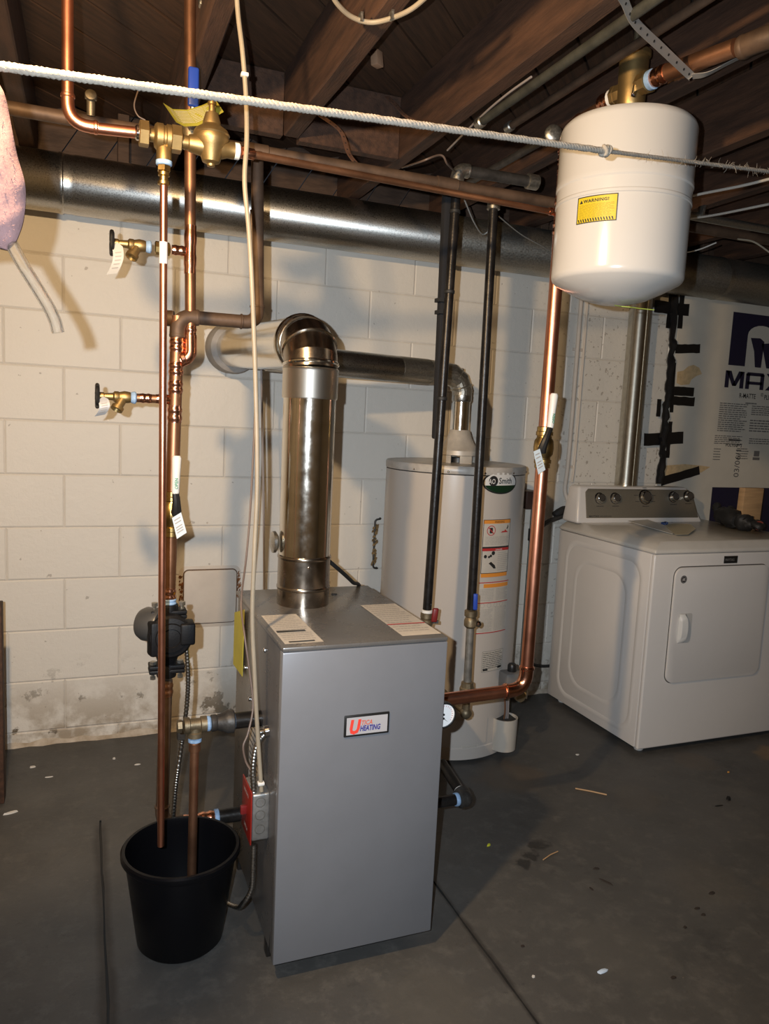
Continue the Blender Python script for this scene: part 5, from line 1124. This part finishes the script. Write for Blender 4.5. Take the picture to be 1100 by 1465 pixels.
for (a, b_), (c2, d2), y in zip(top, bot, yy): vs += [P(a, b_, y=y+.0), P(c2, d2, y=y-.030)]
k = len(vs); mb = MB().add(vs+[v+V((0, .001, .0004)) for v in vs], [(2*i, 2*i+1, 2*i+3, 2*i+2) for i in range(4)]+[(k+2*i, k+2*i+2, k+2*i+3, k+2*i+1) for i in range(4)])
cd = mb.build('yellow_card', M['yellow'], pr_, ang=80)
mb = MB(); rr3 = random.Random(2)
for j in range(9):
    for i in range(4):
        a, b_, c2, d2 = vs[2*i], vs[2*i+1], vs[2*i+2], vs[2*i+3]; q = lambda u, v: (a.lerp(c2, u)).lerp(b_.lerp(d2, u), v)+V((0, -.0010, -.0004))
        v = .10+.085*j; u1 = .98 if i < 3 else .8*rr3.random()+.1; mb.add([q(.02 if i else .45, v), q(u1, v), q(u1, v+.022), q(.02 if i else .45, v+.022)], [(0, 1, 2, 3)])
mb.build('small_print', M['print'], cd)
fp_ = thing('fill_pipe', lin(345), 'thin dark copper pipe sloping from the regulator across to right riser', 'pipe')
fe = onR(P(785, 302, y=YR).z); f0 = c+V((.060, 0, -.004))
MB().lathe([(.0085, 0), (.013, .002), (.013, .012), (.0105, .016), (.0115, .02), (.0115, .032), (.0082, .034)], f0, (fe-f0), 14).build('adapter', M['copper_bright'], fp_)
pipe(fp_, [f0, fe-V((.03, 0, .001))], .0082, M['copper_dull']); press(fp_, fe-V((.030, .002, .001)), (1, .1, 0), .0095, .030)

# ------------------------------------------------------------------ black water pipes in front of the heater
YK = 2.25
k1t, k1b = P(654, 256, y=YK), P(611, 872, y=YK)
bp1 = thing('black_water_pipe', k1b, 'black painted pipe with red valve handle at its foot, left of its pair', 'pipe', 'black water pipes before the heater')
pipe(bp1, [k1t, k1b], .0150, M['black_iron'])
dn = (k1b-k1t).normalized()
MB().lathe([(.015, 0), (.0185, .002), (.0185, .010), (.015, .012)], k1b, dn, 16).build('thread_tape', M['white'], bp1)
mb = MB().lathe([(.016, .010), (.021, .012), (.021, .028), (.017, .030), (.022, .034), (.022, .052), (.017, .056), (.020, .058), (.020, .080), (.015, .082), (.015, .30)], k1b, dn, 16); mb.build('valve_body', M['brass_old'], bp1)
hp0 = k1b+V((.035, -.015, -.035)); 
MB().obox(k1b+V((.022, -.012, -.040)), (1, -.4, 0), (.4, 1, 0), (0, 0, 1), .03, .008, .010).build('stem', M['iron_grey'], bp1)
MB().obox(P(622, 880, y=YK-.02), (1, -.3, 0), (.3, 1, 0), (.1, 0, 1), .020, .014, .048).build('red_handle', M['redhandle'], bp1, bevel=.005, seg=3)
ex_ = V((k1t.x, YK, k1t.z+.028)); er_ = V((1.36, YK, ex_.z+.004))
ir = thing('black_iron_branch', ex_, 'rusty black iron pipe with galvanized elbow running right from the left black pipe', 'pipe')
elbow(ir, k1t, ex_, er_, .018, .028, m=M['galv_dark'], R=1.2); pipe(ir, [ex_+V((.03, 0, 0)), er_], .0175, M['iron_grey']); MB().lathe([(.018, -.02), (.024, -.018), (.024, .018), (.018, .02)], er_, (1, 0, 0), 14).build('coupling', M['galv_dark'], ir)
for py in (300, 410, 560):
    pp_ = k1t.lerp(k1b, (py-256)/616); MB().lathe([(.0152, -.006), (.0175, -.004), (.0175, .004), (.0152, .006)], pp_, (0, 0, 1), 14).build('band', M['rubber'], bp1)
k2t, k2b = P(706, 296, y=YK-.03), P(674, 872, y=YK-.03)
bp2 = thing('black_water_pipe', P(662, 1035, y=YK-.03), 'black painted pipe with blue valve handle, right one of its pair', 'pipe', 'black water pipes before the heater')
pipe(bp2, [k2t, k2b], .0150, M['black_iron']); MB().lathe([(.015, -.01), (.021, -.008), (.021, .03), (.015, .034)], k2t, (0, 0, 1), 14).build('union', M['galv_dark'], bp2)
dn = (P(668, 985, y=YK-.03)-k2b).normalized(); L2 = (P(666, 985, y=YK-.03)-k2b).length
mb = MB().lathe([(.016, 0), (.022, .004), (.022, .022), (.016, .026), (.019, .030), (.022, .038), (.022, .056), (.018, .060), (.014, .064)], k2b, dn, 18); mb.build('valve_body', M['brass_old'], bp2)
MB().lathe([(.0135, .06), (.0135, L2-.02)], k2b, dn, 16).build('lower_pipe', mat('grey_pipe', (.20, .19, .17), .55, .5, 30, .3, bump=.3), bp2)
jt = k2b+dn*L2
MB().lathe([(.014, -.025), (.021, -.022), (.022, -.006), (.026, -.002), (.026, .012), (.021, .016), (.020, .03), (.014, .032), (.014, .075)], jt, dn, 10).build('union', M['brass_old'], bp2)
MB().ball(jt+dn*.088, .021, 12).build('elbow', M['brass_old'], bp2)
MB().tube([jt+dn*.088, V((jt.x+.02, hy-hr+.01, jt.z-.088))], .013, 12).build('inlet_nipple', M['brass_old'], bp2)
MB().lathe([(.008, 0), (.011, .003), (.011, .01), (.006, .014)], k2b+V((.016, -.018, -.045)), (.4, -1, 0), 8).build('stem_nut', M['chrome'], bp2)
MB().obox(P(680, 861, y=YK-.055), (1, -.3, 0), (.3, 1, 0), (-.03, 0, 1), .015, .010, .056).build('blue_handle', M['bluehandle'], bp2, bevel=.004, seg=3)
fi = thing('foam_pipe_sleeve', P(622, 628, y=2.284), 'strip of black foam pipe insulation behind left black pipe', 'insulation')
a, b_ = P(641, 262, y=2.284), P(625, 628, y=2.284)
MB().obox((a+b_)/2, (1, 0, 0), (0, 1, 0), (a-b_), .030, .030, (a-b_).length).build('sleeve', M['foam'], fi, bevel=.006)
for py in (430, 447): 
    p = P(633, py, y=2.275); MB().obox(p, (1, 0, 0), (0, 1, 0), (0, 0, 1), .040, .036, .012).build('tie', M['rubber'], fi)

# ------------------------------------------------------------------ services running in the joist bays
def bay_pipe(x, z, y0, y1, r, m, label, cat='pipe', name='overhead_pipe', cap=False):
    t = thing(name, (x, (y0+y1)/2, z-r), label, cat); MB().tube([(x, y0, z), (x, y1, z)], r, 14).build('pipe', m, t)
    if cap: MB().lathe([(r, 0), (r*1.3, .003), (r*1.3, .028), (r*.9, .033)], (x, y1-.005, z), (0, 1, 0), 14).build('end_cap', M['galv_dark'], t)
bay_pipe(1.066, 2.206, -1.5, 2.06, .012, mat('green_grey_pipe', (.045, .045, .036), .6, .2, 20, .3), 'greenish grey overhead pipe hugging the joist above left black pipe', cap=True)
bay_pipe(1.185, 2.228, -1.5, 2.10, .011, M['copper_old'], 'brown overhead pipe running to wall beside the greenish grey one', cap=True)
bay_pipe(1.40, 2.175, 1.72, 2.09, .010, M['iron_grey'], 'thin dark overhead pipe ending above the copper riser elbow', cap=True)
cpx = P(796, 190, y=2.0)
bay_pipe(cpx.x, cpx.z, cpx.y+.010, 2.6, .012, M['iron_grey'], 'dark overhead pipe behind the round galvanized cap')
tag(MB().lathe([(.024, 0), (.026, .003), (.026, .012), (.020, .018), (.010, .020)], cpx+V((0, .02, 0)), (-.3, -1, 0), 20).build('round_cleanout_cap', M['galv_dark']), 'round galvanized pipe cap behind top elbow of right riser', 'cap')
rgt = thing('overhead_pipe', (2.5, 2.3, 2.0), 'dusty grey pipe under the joists to the right of the white tank', 'pipe')
a, b_ = P(985, 308, y=2.30), P(1100, 334, y=2.30); d_ = (b_-a)
pipe(rgt, [V((1.70, 2.30, a.z)), V((3.6, 2.30, a.z))], .015, M['galv_dark'])
MB().obox(P(1003, 303, y=2.29), (1, 0, 0), (0, 1, 0), (.2, 0, 1), .012, .03, .045).build('hanger', M['galv_dark'], rgt, bevel=.002)
def wire(path, r, m, label, name='wire', cat='wire', n=8, sm=10, parts=None):
    o = MB().tube(smooth_path(path, sm), r, n).build(name, m); return tag(o, label, cat)
wire([P(960, 288, y=2.0), P(1000, 278, y=1.9), P(1060, 266, y=1.75), P(1105, 255, y=1.65)], .004, M['wire_white'], 'pale wire crossing the joists right of the tank, uppermost of three')
wire([P(975, 314, y=2.25), P(1020, 308, y=2.1), P(1100, 292, y=1.9)], .004, M['wire_white'], 'grey wire right of the tank, in the middle of three')
wire([P(978, 362, y=2.28), P(1000, 357, y=2.2), P(1025, 347, y=2.15)], .0025, M['wire_white'], 'short thin pale wire just above the duct, lowest of three')
wire([P(1055, 342, y=2.1), P(1078, 346, y=2.08), P(1102, 362, y=2.06), P(1115, 372, y=2.06)], .003, M['cable'], 'thin tan wire curling over the old main near right edge')
wire([P(575, 240, z=2.19), P(600, 232, y=2.12), P(630, 222, y=2.1), P(640, 235, y=2.12), P(650, 245, y=2.2)], .003, M['cable_brown'], 'thin brown wire bunched near the galvanized elbow')
wire([P(664, 285, y=2.4), P(678, 318, y=2.5), P(690, 335, y=2.6), P(700, 330, y=2.6)], .0025, M['wire_white'], 'thin grey wire dangling before the duct between the black pipes')
wire([P(714, 310, y=2.5), P(745, 335, y=2.7), P(775, 352, y=2.85), P(788, 360, y=2.93), P(796, 366, y=2.96)], .0022, M['wire_white'], 'thin pale wire slanting down to duct left of riser')
wire([P(640, 215, z=2.215), P(690, 165, z=2.215), P(725, 135, z=2.215), P(760, 110, z=2.215)], .003, M['cable_grey'], 'thin grey wire stapled along the joist above left black pipe')
wire([P(198, 128, y=2.1), P(192, 150, y=2.1), P(197, 165, y=2.1), P(208, 172, y=2.1)], .0018, M['cable_brown'], 'short thin wire hanging above the brass backflow preventer')
cl = thing('ceiling_cable', P(530, 32, z=2.205), 'cream cable sagging in a loop below the joist, top centre of photo', 'cable')
lp = [P(470, -16, z=2.215), P(483, 6, z=2.205), P(503, 24, z=2.20), P(530, 32, z=2.198), P(560, 26, z=2.20), P(590, 12, z=2.205), P(618, -12, z=2.215)]
MB().tube(smooth_path(lp, 8), .0052, 10).build('cable', M['cable'], cl)
for p in (P(516, 28, z=2.20), P(560, 25, z=2.20)): MB().obox(p+V((0, 0, .004)), (1, 0, 0), (0, 1, 0), (0, 0, 1), .006, .016, .018).build('staple', M['galv_dark'], cl)
for lab, path in (('rusty perforated strap hanging in a curve from the joist bay at centre', [V((.645, P(480, 150, y=2.3).y, 2.23)), P(487, 188, y=2.30), P(500, 222, y=2.25), P(522, 243, y=2.22), P(556, 254, y=2.18), P(600, 262, y=2.15)]), ('short rusty perforated strap end sticking out above the clothesline', [P(553, 138, y=2.44), P(565, 150, y=2.40), P(580, 166, y=2.36), P(600, 176, y=2.32)])):
    mb, hb = strap(path, .016, None, wdir=(.5, .5, .6)); o = mb.build('perforated_strap', mat('strap_rusty', (.16, .08, .05), .7, .3, 30, .3)); tag(o, lab, 'strap')
    hb.build('strap_holes', M['ink'], o)
tag(MB().obox(P(539, 84, z=2.37), (1, .6, 0), (-.6, 1, 0), (0, .3, 1), .030, .025, .05).build('wood_chip', mat('split_wood', (.34, .20, .12), .8), bevel=.003), 'small splintered wood chip wedged between joist and subfloor', 'wood')
tag(MB().lathe([(.012, 0), (.014, .02), (.006, .028)], P(290, 8, y=2.0), (0, -1, .2), 10).build('wire_staple', M['galv']), 'small galvanized fixing at the top above the blue handle', 'fixing')

# ------------------------------------------------------------------ long hanging cables
bc = [P(x, y, y=yy) for x, y, yy in ((338, -14, 1.75), (341, 25, 1.75), (347, 75, 1.74), (352, 140, 1.74), (353, 200, 1.71), (350, 260, 1.70), (356, 330, 1.70), (361, 420, 1.70), (366, 560, 1.70), (368, 690, 1.70), (364, 790, 1.70), (361, 880, 1.705), (364, 960, 1.705), (368, 1040, 1.71), (374, 1132, 1.71))]
hc = thing('hanging_cable', bc[-1], 'long cream cable hanging from the joists to the box on the boiler', 'cable')
MB().tube(smooth_path(bc, 8), .0052, 10).build('cable', M['cable'], hc)
for y_ in (.24, .62): MB().obox(smooth_path(bc, 8)[int(len(bc)*8*.93 if y_ > .5 else 20)], (1, 0, 0), (0, 1, 0), (0, 0, 1), .016, .014, .008).build('cable_tie', M['white'], hc, bevel=.002)
wire([P(x, y, y=yy) for x, y, yy in ((359, 300, 1.95), (363, 420, 1.93), (366, 520, 1.92), (364, 610, 1.92), (358, 730, 1.90), (352, 800, 1.88), (345, 862, 1.88), (350, 910, 1.82), (357, 960, 1.80), (362, 1010, 1.78), (355, 1048, 1.76), (348, 1068, 1.75), (352, 1090, 1.745), (361, 1105, 1.73))], .0026, M['cable_brown'], 'thin brown wire hanging beside the cream cable and curling at boiler side', cat='wire')
wire([P(373, 480, y=2.75), P(375, 600, y=2.75), P(377, 720, y=2.75), P(378, 840, y=2.75), P(379, 900, y=2.75)], .004, M['cable_grey'], 'straight grey wire behind the flue dropping down the wall', cat='wire')

# ------------------------------------------------------------------ clothesline, cloth, tube
def rope_mesh(a, b_, r, turns, sag=0, strands=3, n=7):
    L_ = (b_-a).length; N = int(L_/.006); mb = MB(); x, y, t = frame(b_-a)
    for s in range(strands):
        pts = []
        for i in range(N+1):
            k = i/N; c = a.lerp(b_, k)-V((0, 0, sag*4*k*(1-k))); an = 2*math.pi*(turns*k+s/strands); pts.append(c+(x*math.cos(an)+y*math.sin(an))*r*.33)
        mb.tube(pts, r*.68, n)
    return mb
ra, rb_ = P(0, 95, y=1.055), P(866, 216, y=1.245)
dR = (rb_-ra); r_start = ra-dR*.55
cl_ = thing('clothesline', (ra+rb_)/2-V((0, 0, .006)), 'white cotton clothesline stretched across the room in front of everything', 'rope')
rope_mesh(r_start, rb_, .0064, (rb_-r_start).length/.022).build('rope', M['rope'], cl_, ang=70)
re = rb_+dR.normalized()*0+V((0, 0, 0)); r2 = P(1105, 246, y=1.292); d2 = (r2-rb_).normalized(); r3 = r2+d2*.9
rope_mesh(rb_, r3, .0042, (r3-rb_).length/.022).build('old_rope', M['rope_old'], cl_, ang=70)
kn = MB()
for i in range(3): 
    x, y, t = frame(d2); kn.tube([rb_+t*(.004*(i-1))+(x*math.cos(a+i)+y*math.sin(a+i))*.0075+t*.003*math.sin(2*a) for a in [2*math.pi*k/14 for k in range(15)]], .004, 7)
kn.build('knot', M['rope'], cl_, ang=70)
rf = random.Random(9); mb = MB()
for i in range(150):
    k = rf.random()**.7; c = rb_.lerp(r2, .1+.95*k); dv_ = V((rf.uniform(-.6, .6), rf.uniform(-1, 1), rf.uniform(-1, 1))).normalized(); L_ = rf.uniform(.004, .014); q = V((rf.uniform(-1, 1), rf.uniform(-1, 1), rf.uniform(-1, 1)))*.004
    mb.tube([c, c+dv_*L_*.6, c+dv_*L_+q], [.0005, .0004, .0002], 3, caps=False)
tag(mb.build('frayed_fibres', M['rope_old'], cl_), kind='stuff')
# pink knitted cloth over the line, just left of the frame edge
pk = [(133, 2), (150, 10), (190, 18), (230, 26), (265, 36), (290, 38), (315, 36), (335, 31), (352, 24), (364, 12)]
yc = 1.06; vs = []; nu = 22; rows = []
sm = smooth_path([V((x, y, 0)) for y, x in pk], 5)
for j, p in enumerate(sm):
    edge = P(p.x, p.y, y=yc); left = edge.x-.20-.02*math.sin(j*.3); row = []
    for i in range(nu+1):
        u = i/nu; x = left+(edge.x-left)*u; fold = .007*math.sin(u*17+edge.z*6)*(1-.5*u)+.0015*math.sin(u*41+j*.7)
        row.append(V((x, yc-.02+fold-.02*math.sqrt(max(0, 1-u)), edge.z+.006*math.sin(u*9))))
    rows.append(row)
nj = len(rows)
front = [p for r in rows for p in r]; back = [p+V((0, .030*(1-(abs(i-nu/2)/(nu/2))**4)+.008, 0)) for r in rows for i, p in enumerate(r)]
k = len(front); w_ = nu+1
fs = [(j*w_+i, j*w_+i+1, (j+1)*w_+i+1, (j+1)*w_+i) for j in range(nj-1) for i in range(nu)]; fs2 = [(k+d, k+c, k+b, k+a) for a, b, c, d in fs]
rim = [j*w_ for j in range(nj)]+[(nj-1)*w_+i for i in range(1, w_)]+[j*w_+nu for j in range(nj-2, -1, -1)]+[i for i in range(nu-1, 0, -1)]
fs3 = [(rim[i], k+rim[i], k+rim[(i+1) % len(rim)], rim[(i+1) % len(rim)]) for i in range(len(rim))]
pink = tag(MB().add(front+back, fs+fs2+fs3).build('pink_cloth', M['pink'], ang=180), 'fuzzy pink knitted cloth hanging at the left edge below the clothesline', 'cloth')
rk = random.Random(4); mb = MB()
for i in range(3200):
    r0 = rk.choice(rows[1:]); i0 = int(nu*(1-rk.random()**2)); p = r0[min(nu, i0)]; d_ = V((rk.uniform(-.2, 1), -rk.random(), rk.uniform(-.8, .6))).normalized(); L_ = rk.uniform(.002, .0045)
    s_ = V((rk.uniform(-1, 1), 0, rk.uniform(-1, 1))).normalized()*.0005; p = p+V((rk.uniform(-.01, 0), 0, rk.uniform(-.004, .004)))
    mb.add([p-s_, p+s_, p+d_*L_], [(0, 1, 2)])
tag(mb.build('cloth_fuzz', M['pink'], pink), kind='stuff')
tb_ = thing('clear_tube', P(82, 474, y=1.04), 'curved clear plastic tube hanging out from under the pink cloth', 'tube')
tp_ = smooth_path([P(14, 345, y=1.05), P(32, 378, y=1.04), P(52, 410, y=1.04), (P(70, 440, y=1.04)), P(79, 460, y=1.04), P(83, 476, y=1.04)], 5)
mb = MB().tube(tp_, .0075, 16, caps=False); mb2 = MB(); N = len(mb.v); rin = MB().tube(tp_, .0052, 16, caps=False)
k = len(mb.v); mb.add(rin.v, [tuple(reversed(f)) for f in rin.f]); mb.f += [(k-16+i, k-16+(i+1) % 16, 2*k-16+(i+1) % 16, 2*k-16+i) for i in range(16)]+[(i, k+i, k+(i+1) % 16, (i+1) % 16) for i in range(16)]
mb.build('tube_wall', M['glass'], tb_)

# ------------------------------------------------------------------ things on the back wall
ca0, ca1 = P(262, 892, y=WY), P(338, 814, y=WY)
cv = thing('access_cover', ((ca0.x+ca1.x)/2, WY, ca0.z), 'square cream painted metal cover with rusty edges set in the wall', 'cover')
def rslab(x0, x1, z0, z1, r, y0, y1):
    o_ = rrect(x0, x1, z0, z1, r, 5); n = len(o_); return MB().add([(x, y0, z) for x, z in o_]+[(x, y1, z) for x, z in o_], [tuple(range(n)), tuple(range(2*n-1, n-1, -1))]+[(i, n+i, n+(i+1) % n, (i+1) % n) for i in range(n)])
rslab(ca0.x-.022, ca1.x+.018, ca0.z-.020, ca1.z+.018, .03, WY-.004, WY+.01).build('surround', M['gasket'], cv, bevel=.002)
rslab(ca0.x-.004, ca1.x+.004, ca0.z-.004, ca1.z+.004, .022, WY-.006, WY+.01).build('rust_gap', mat('rust_line', (.10, .055, .03), .9, 0, 50, .4), cv)
rslab(ca0.x, ca1.x, ca0.z, ca1.z, .018, WY-.014, WY+.008).build('plate', M['gasket'], cv, bevel=.003)
mb = MB(); rq = random.Random(8)
for sx_, zz0, zz1 in ((ca1.x+.012, ca1.z-.13, ca1.z-.01), (ca0.x-.012, ca1.z-.16, ca1.z-.02)):
    for i in range(26): mb.obox((sx_+rq.uniform(-.007, .007), WY-.005, rq.uniform(zz0, zz1)), (1, .2, .3), (0, 1, 0), (.2, 0, 1), rq.uniform(.004, .010), .004, rq.uniform(.004, .014))
tag(mb.build('rust_flakes', M['rust'], cv), kind='stuff')
h0, h1 = P(533, 812, y=WY-.02), P(545, 742, y=WY-.02)
rh = thing('rusty_wall_handle', ((h0.x+h1.x)/2, WY-.02, h0.z), 'small rusty iron loop on the wall between flue and water heater', 'handle')
MB().tube(fillet([(h1.x+.004, WY+.01, h1.z), (h1.x-.002, WY-.025, h1.z), (h0.x, WY-.025, h1.z-.004), (h0.x, WY-.025, h0.z), (h1.x-.006, WY-.025, h0.z-.004), (h1.x-.006, WY+.01, h0.z-.004)], .018), .0045, 8).build('rod', M['iron_grey'], rh)
mb = MB()
for i in range(60): mb.obox((h0.x+rq.uniform(-.006, .012), WY-.024+rq.uniform(-.008, .008), rq.uniform(h0.z, h1.z-.03)), (1, .2, .3), (0, 1, 0), (.2, 0, 1), .009, .008, .010)
tag(mb.build('rust_scale', mat('rust_tan', (.30, .19, .08), .9, 0, 60, .4), rh), kind='stuff')
cw = thing('painted_conduit', (2.335, WY-.015, 1.0), 'cream painted conduit running down the wall left of the dryer', 'pipe')
a = [P(832, 424, y=WY-.014), P(826, 500, y=WY-.014), P(818, 600, y=WY-.014), P(812, 668, y=WY-.014), P(808, 700, y=WY-.014), P(812, 716, y=WY-.03)]
MB().tube(smooth_path(a, 6), .0105, 12).build('conduit', M['gasket'], cw)
MB().tube(smooth_path([p+V((.040, .004, 0)) for p in a[:4]]+[P(818, 690, y=WY-.01)], 6), .006, 10).build('thin_conduit', M['gasket'], cw)
for i in (1, 3): MB().obox(a[i]+V((.012, .008, 0)), (1, 0, 0), (0, 1, 0), (0, 0, 1), .07, .010, .014).build('clip', M['gasket'], cw, bevel=.002)
ou = thing('wall_outlet', P(771, 735, y=3.07), 'dark brown electrical box on the wall behind right copper riser', 'outlet')
b0, b1 = P(757, 729, y=3.05), P(776, 703, y=3.05)
MB().box(b0.x-.02, b1.x-.005, 3.05, WY, b0.z, b1.z).build('box', mat('dark_brown_box', (.05, .025, .018), .4), ou, bevel=.008)
MB().box(b1.x-.006, b1.x+.006, 3.045, WY-.03, b0.z+.002, b0.z+.06).build('plate_edge', M['chrome'], ou, bevel=.002)
a, b_ = P(763, 730, y=3.08), P(746, 985, y=3.08)
gp_ = thing('green_conduit', (a.x, 3.08, 0), 'mossy green grey conduit going down to the floor beside the water heater', 'pipe')
MB().tube([V((a.x, 3.08, a.z+.02)), V((a.x-.003, 3.08, .0))], .0125, 12).build('conduit', M['conduit_green'], gp_)
MB().lathe([(.013, -.03), (.017, -.028), (.017, .028), (.013, .03)], (a.x, 3.08, P(760, 765, y=3.08).z), n=12).build('coupling', M['iron_grey'], gp_)
MB().tube([(a.x+.035, 3.12, a.z-.02), (a.x+.028, 3.12, .0)], .009, 10).build('thin_conduit', M['conduit_green'], gp_)
wire([P(760, 775, y=3.05), P(770, 757, y=3.03), P(785, 746, y=3.05), P(800, 740, y=3.09), P(812, 735, y=3.11)], .012, M['rubber'], 'thick dark cable bending behind the dryer, upper of the two', name='power_cable', cat='cable')
wire([P(793, 737, y=3.10), P(800, 732, y=3.10), P(808, 729, y=3.11), P(818, 735, y=3.12)], .018, M['rubber'], 'lump of dark cable at the back left corner of dryer', name='cable_plug', cat='plug')
wire([P(752, 905, y=3.09), P(752, 930, y=3.09), P(760, 948, y=3.09), P(775, 953, y=3.09), P(800, 951, y=3.10)], .0075, M['rubber'], 'dark cable drooping low behind dryer left side, lower of the two', name='power_cable', cat='cable')
pl0 = P(6, 1110, z=0)
post = thing('wooden_post', (-.345, 2.72, 0), 'dark wooden post cut off by the left edge of the photo', 'post')
MB().box(-.40, P(4, 1000, y=2.70).x, 2.70, 2.76, 0, P(4, 865, y=2.70).z).build('upright', M['joist'], post, bevel=.003)

# ------------------------------------------------------------------ bits on the floor
def chip(px, py, sx_, sy_, h, ang_, m, name, label, cat, group=None):
    p = P(px, py, z=0); c, s = math.cos(math.radians(ang_)), math.sin(math.radians(ang_)); rq = random.Random(px)
    n = 8; ring = [(sx_*math.cos(2*math.pi*i/n)*rq.uniform(.7, 1.1), sy_*math.sin(2*math.pi*i/n)*rq.uniform(.7, 1.1)) for i in range(n)]
    vs = [(p.x+x*c-y*s, p.y+x*s+y*c, .0003) for x, y in ring]+[(p.x+(x*c-y*s)*.8, p.y+(x*s+y*c)*.8, h*rq.uniform(.7, 1.2)) for x, y in ring]
    return tag(MB().add(vs, [tuple(reversed(range(n))), tuple(range(n, 2*n))]+[(i, (i+1) % n, n+(i+1) % n, n+i) for i in range(n)]).build(name, m, ang=50), label, cat, {'paint_flake': 'white paint flakes on the floor', 'dark_crumb': 'dark crumbs on the floor'}.get(name))
white_c = mat('white_chip', (.62, .60, .56), .7)
chip(699, 1210, .009, .004, .006, 20, mat('yellow_bit', (.62, .60, .04), .5), 'wire_nut', 'small bright yellow piece lying on floor right of the boiler', 'debris')
chip(862, 1390, .020, .007, .003, 5, mat('blue_scrap', (.50, .62, .78), .7), 'tape_scrap', 'pale blue tape scrap on the floor at bottom right', 'debris')
chip(1042, 1144, .010, .008, .010, 0, M['black'], 'black_lump', 'small black lump on the floor in front of the dryer', 'debris')
chip(1028, 1153, .024, .003, .003, -4, M['black'], 'black_sliver', 'thin black sliver on the floor left of the black lump', 'debris')
chip(1042, 1105, .007, .004, .003, 10, mat('orange_bit', (.6, .30, .06), .6), 'orange_bit', 'tiny orange bit on floor under the dryer front', 'debris')
a, b_ = P(823, 1128, z=.003), P(868, 1137, z=.003)
tag(MB().tube([a, (a+b_)/2+V((0, .003, 0)), b_], .0028, 6).build('thin_stick', M['wood_light']), 'thin pale stick lying on floor in front of dryer corner', 'debris')
a, b_ = P(777, 1230, z=.003), P(798, 1218, z=.003)
tag(MB().tube([a, (a+b_)/2+V((.002, .004, 0)), b_], .0018, 6).build('wood_splinter', M['wood_light']), 'short pale splinter on the floor right of the boiler shadow', 'debris')
chip(15, 1164, .022, .006, .006, 15, white_c, 'paint_flake', 'white paint flake on floor at the far left edge', 'debris')
chip(46, 1098, .012, .007, .004, 5, white_c, 'paint_flake', 'white paint flake on floor below wall at left, larger of cluster', 'debris')
chip(70, 1112, .014, .005, .003, 0, white_c, 'paint_flake', 'thin white paint flake at left, right of the larger flake', 'debris')
chip(163, 1086, .007, .005, .006, 0, white_c, 'paint_flake', 'tiny white paint flake near the wall left of bucket pipes', 'debris')
chip(197, 1094, .012, .005, .003, 0, white_c, 'paint_flake', 'faint white paint flake just left of the copper riser', 'debris')
chip(826, 1080, .010, .006, .004, 0, white_c, 'paint_flake', 'small white paint flake on floor left of the dryer foot', 'debris')
chip(763, 1398, .005, .004, .004, 0, white_c, 'paint_flake', 'tiny white paint flake beside the right floor joint at bottom', 'debris')
ds = mat('dark_crumb', (.025, .018, .014), .9)
for i, (px, py, sx_, sy_, an, lab) in enumerate(((853, 1243, .012, .006, -10, 'dark crumb on the floor centre right, uppermost of a loose trio'), (867, 1262, .024, .004, -65, 'long dark sliver on the floor centre right'), (846, 1272, .012, .003, -80, 'short dark sliver on floor, left of long sliver'), (1018, 1278, .014, .007, 10, 'dark crumb near the right edge, highest in its cluster'), (997, 1300, .012, .005, 0, 'dark crumb near the right edge, left in its cluster'), (1006, 1309, .009, .006, 0, 'dark crumb near the right edge, lowest in its cluster'), (980, 1327, .007, .005, 0, 'dark crumb at lower right alone below the cluster'), (963, 1399, .009, .006, 0, 'dark brown crumb near the bottom right of the floor'), (748, 1354, .007, .005, 0, 'dark crumb just right of the floor joint'))):
    chip(px, py, sx_, sy_, .003, an, ds, 'dark_crumb', lab, 'debris')

# ------------------------------------------------------------------ the bare ceiling bulb itself, out of frame at upper left
lb_ = thing('bare_bulb', (BULB.x, BULB.y, BULB.z+.05), 'bare ceiling bulb on a porcelain holder, outside the photo at upper left', 'lamp')
MB().lathe([(.055, .235), (.055, .215), (.035, .19), (.022, .17), (.022, .11), (.0, .11)], (BULB.x, BULB.y, BULB.z-.0), n=24).build('holder', M['white'], lb_)
MB().box(BULB.x-.24, BULB.x+.24, BULB.y-.045, BULB.y+.045, BULB.z+.236, BULB.z+.256).build('mounting_board', M['rim'], lb_)
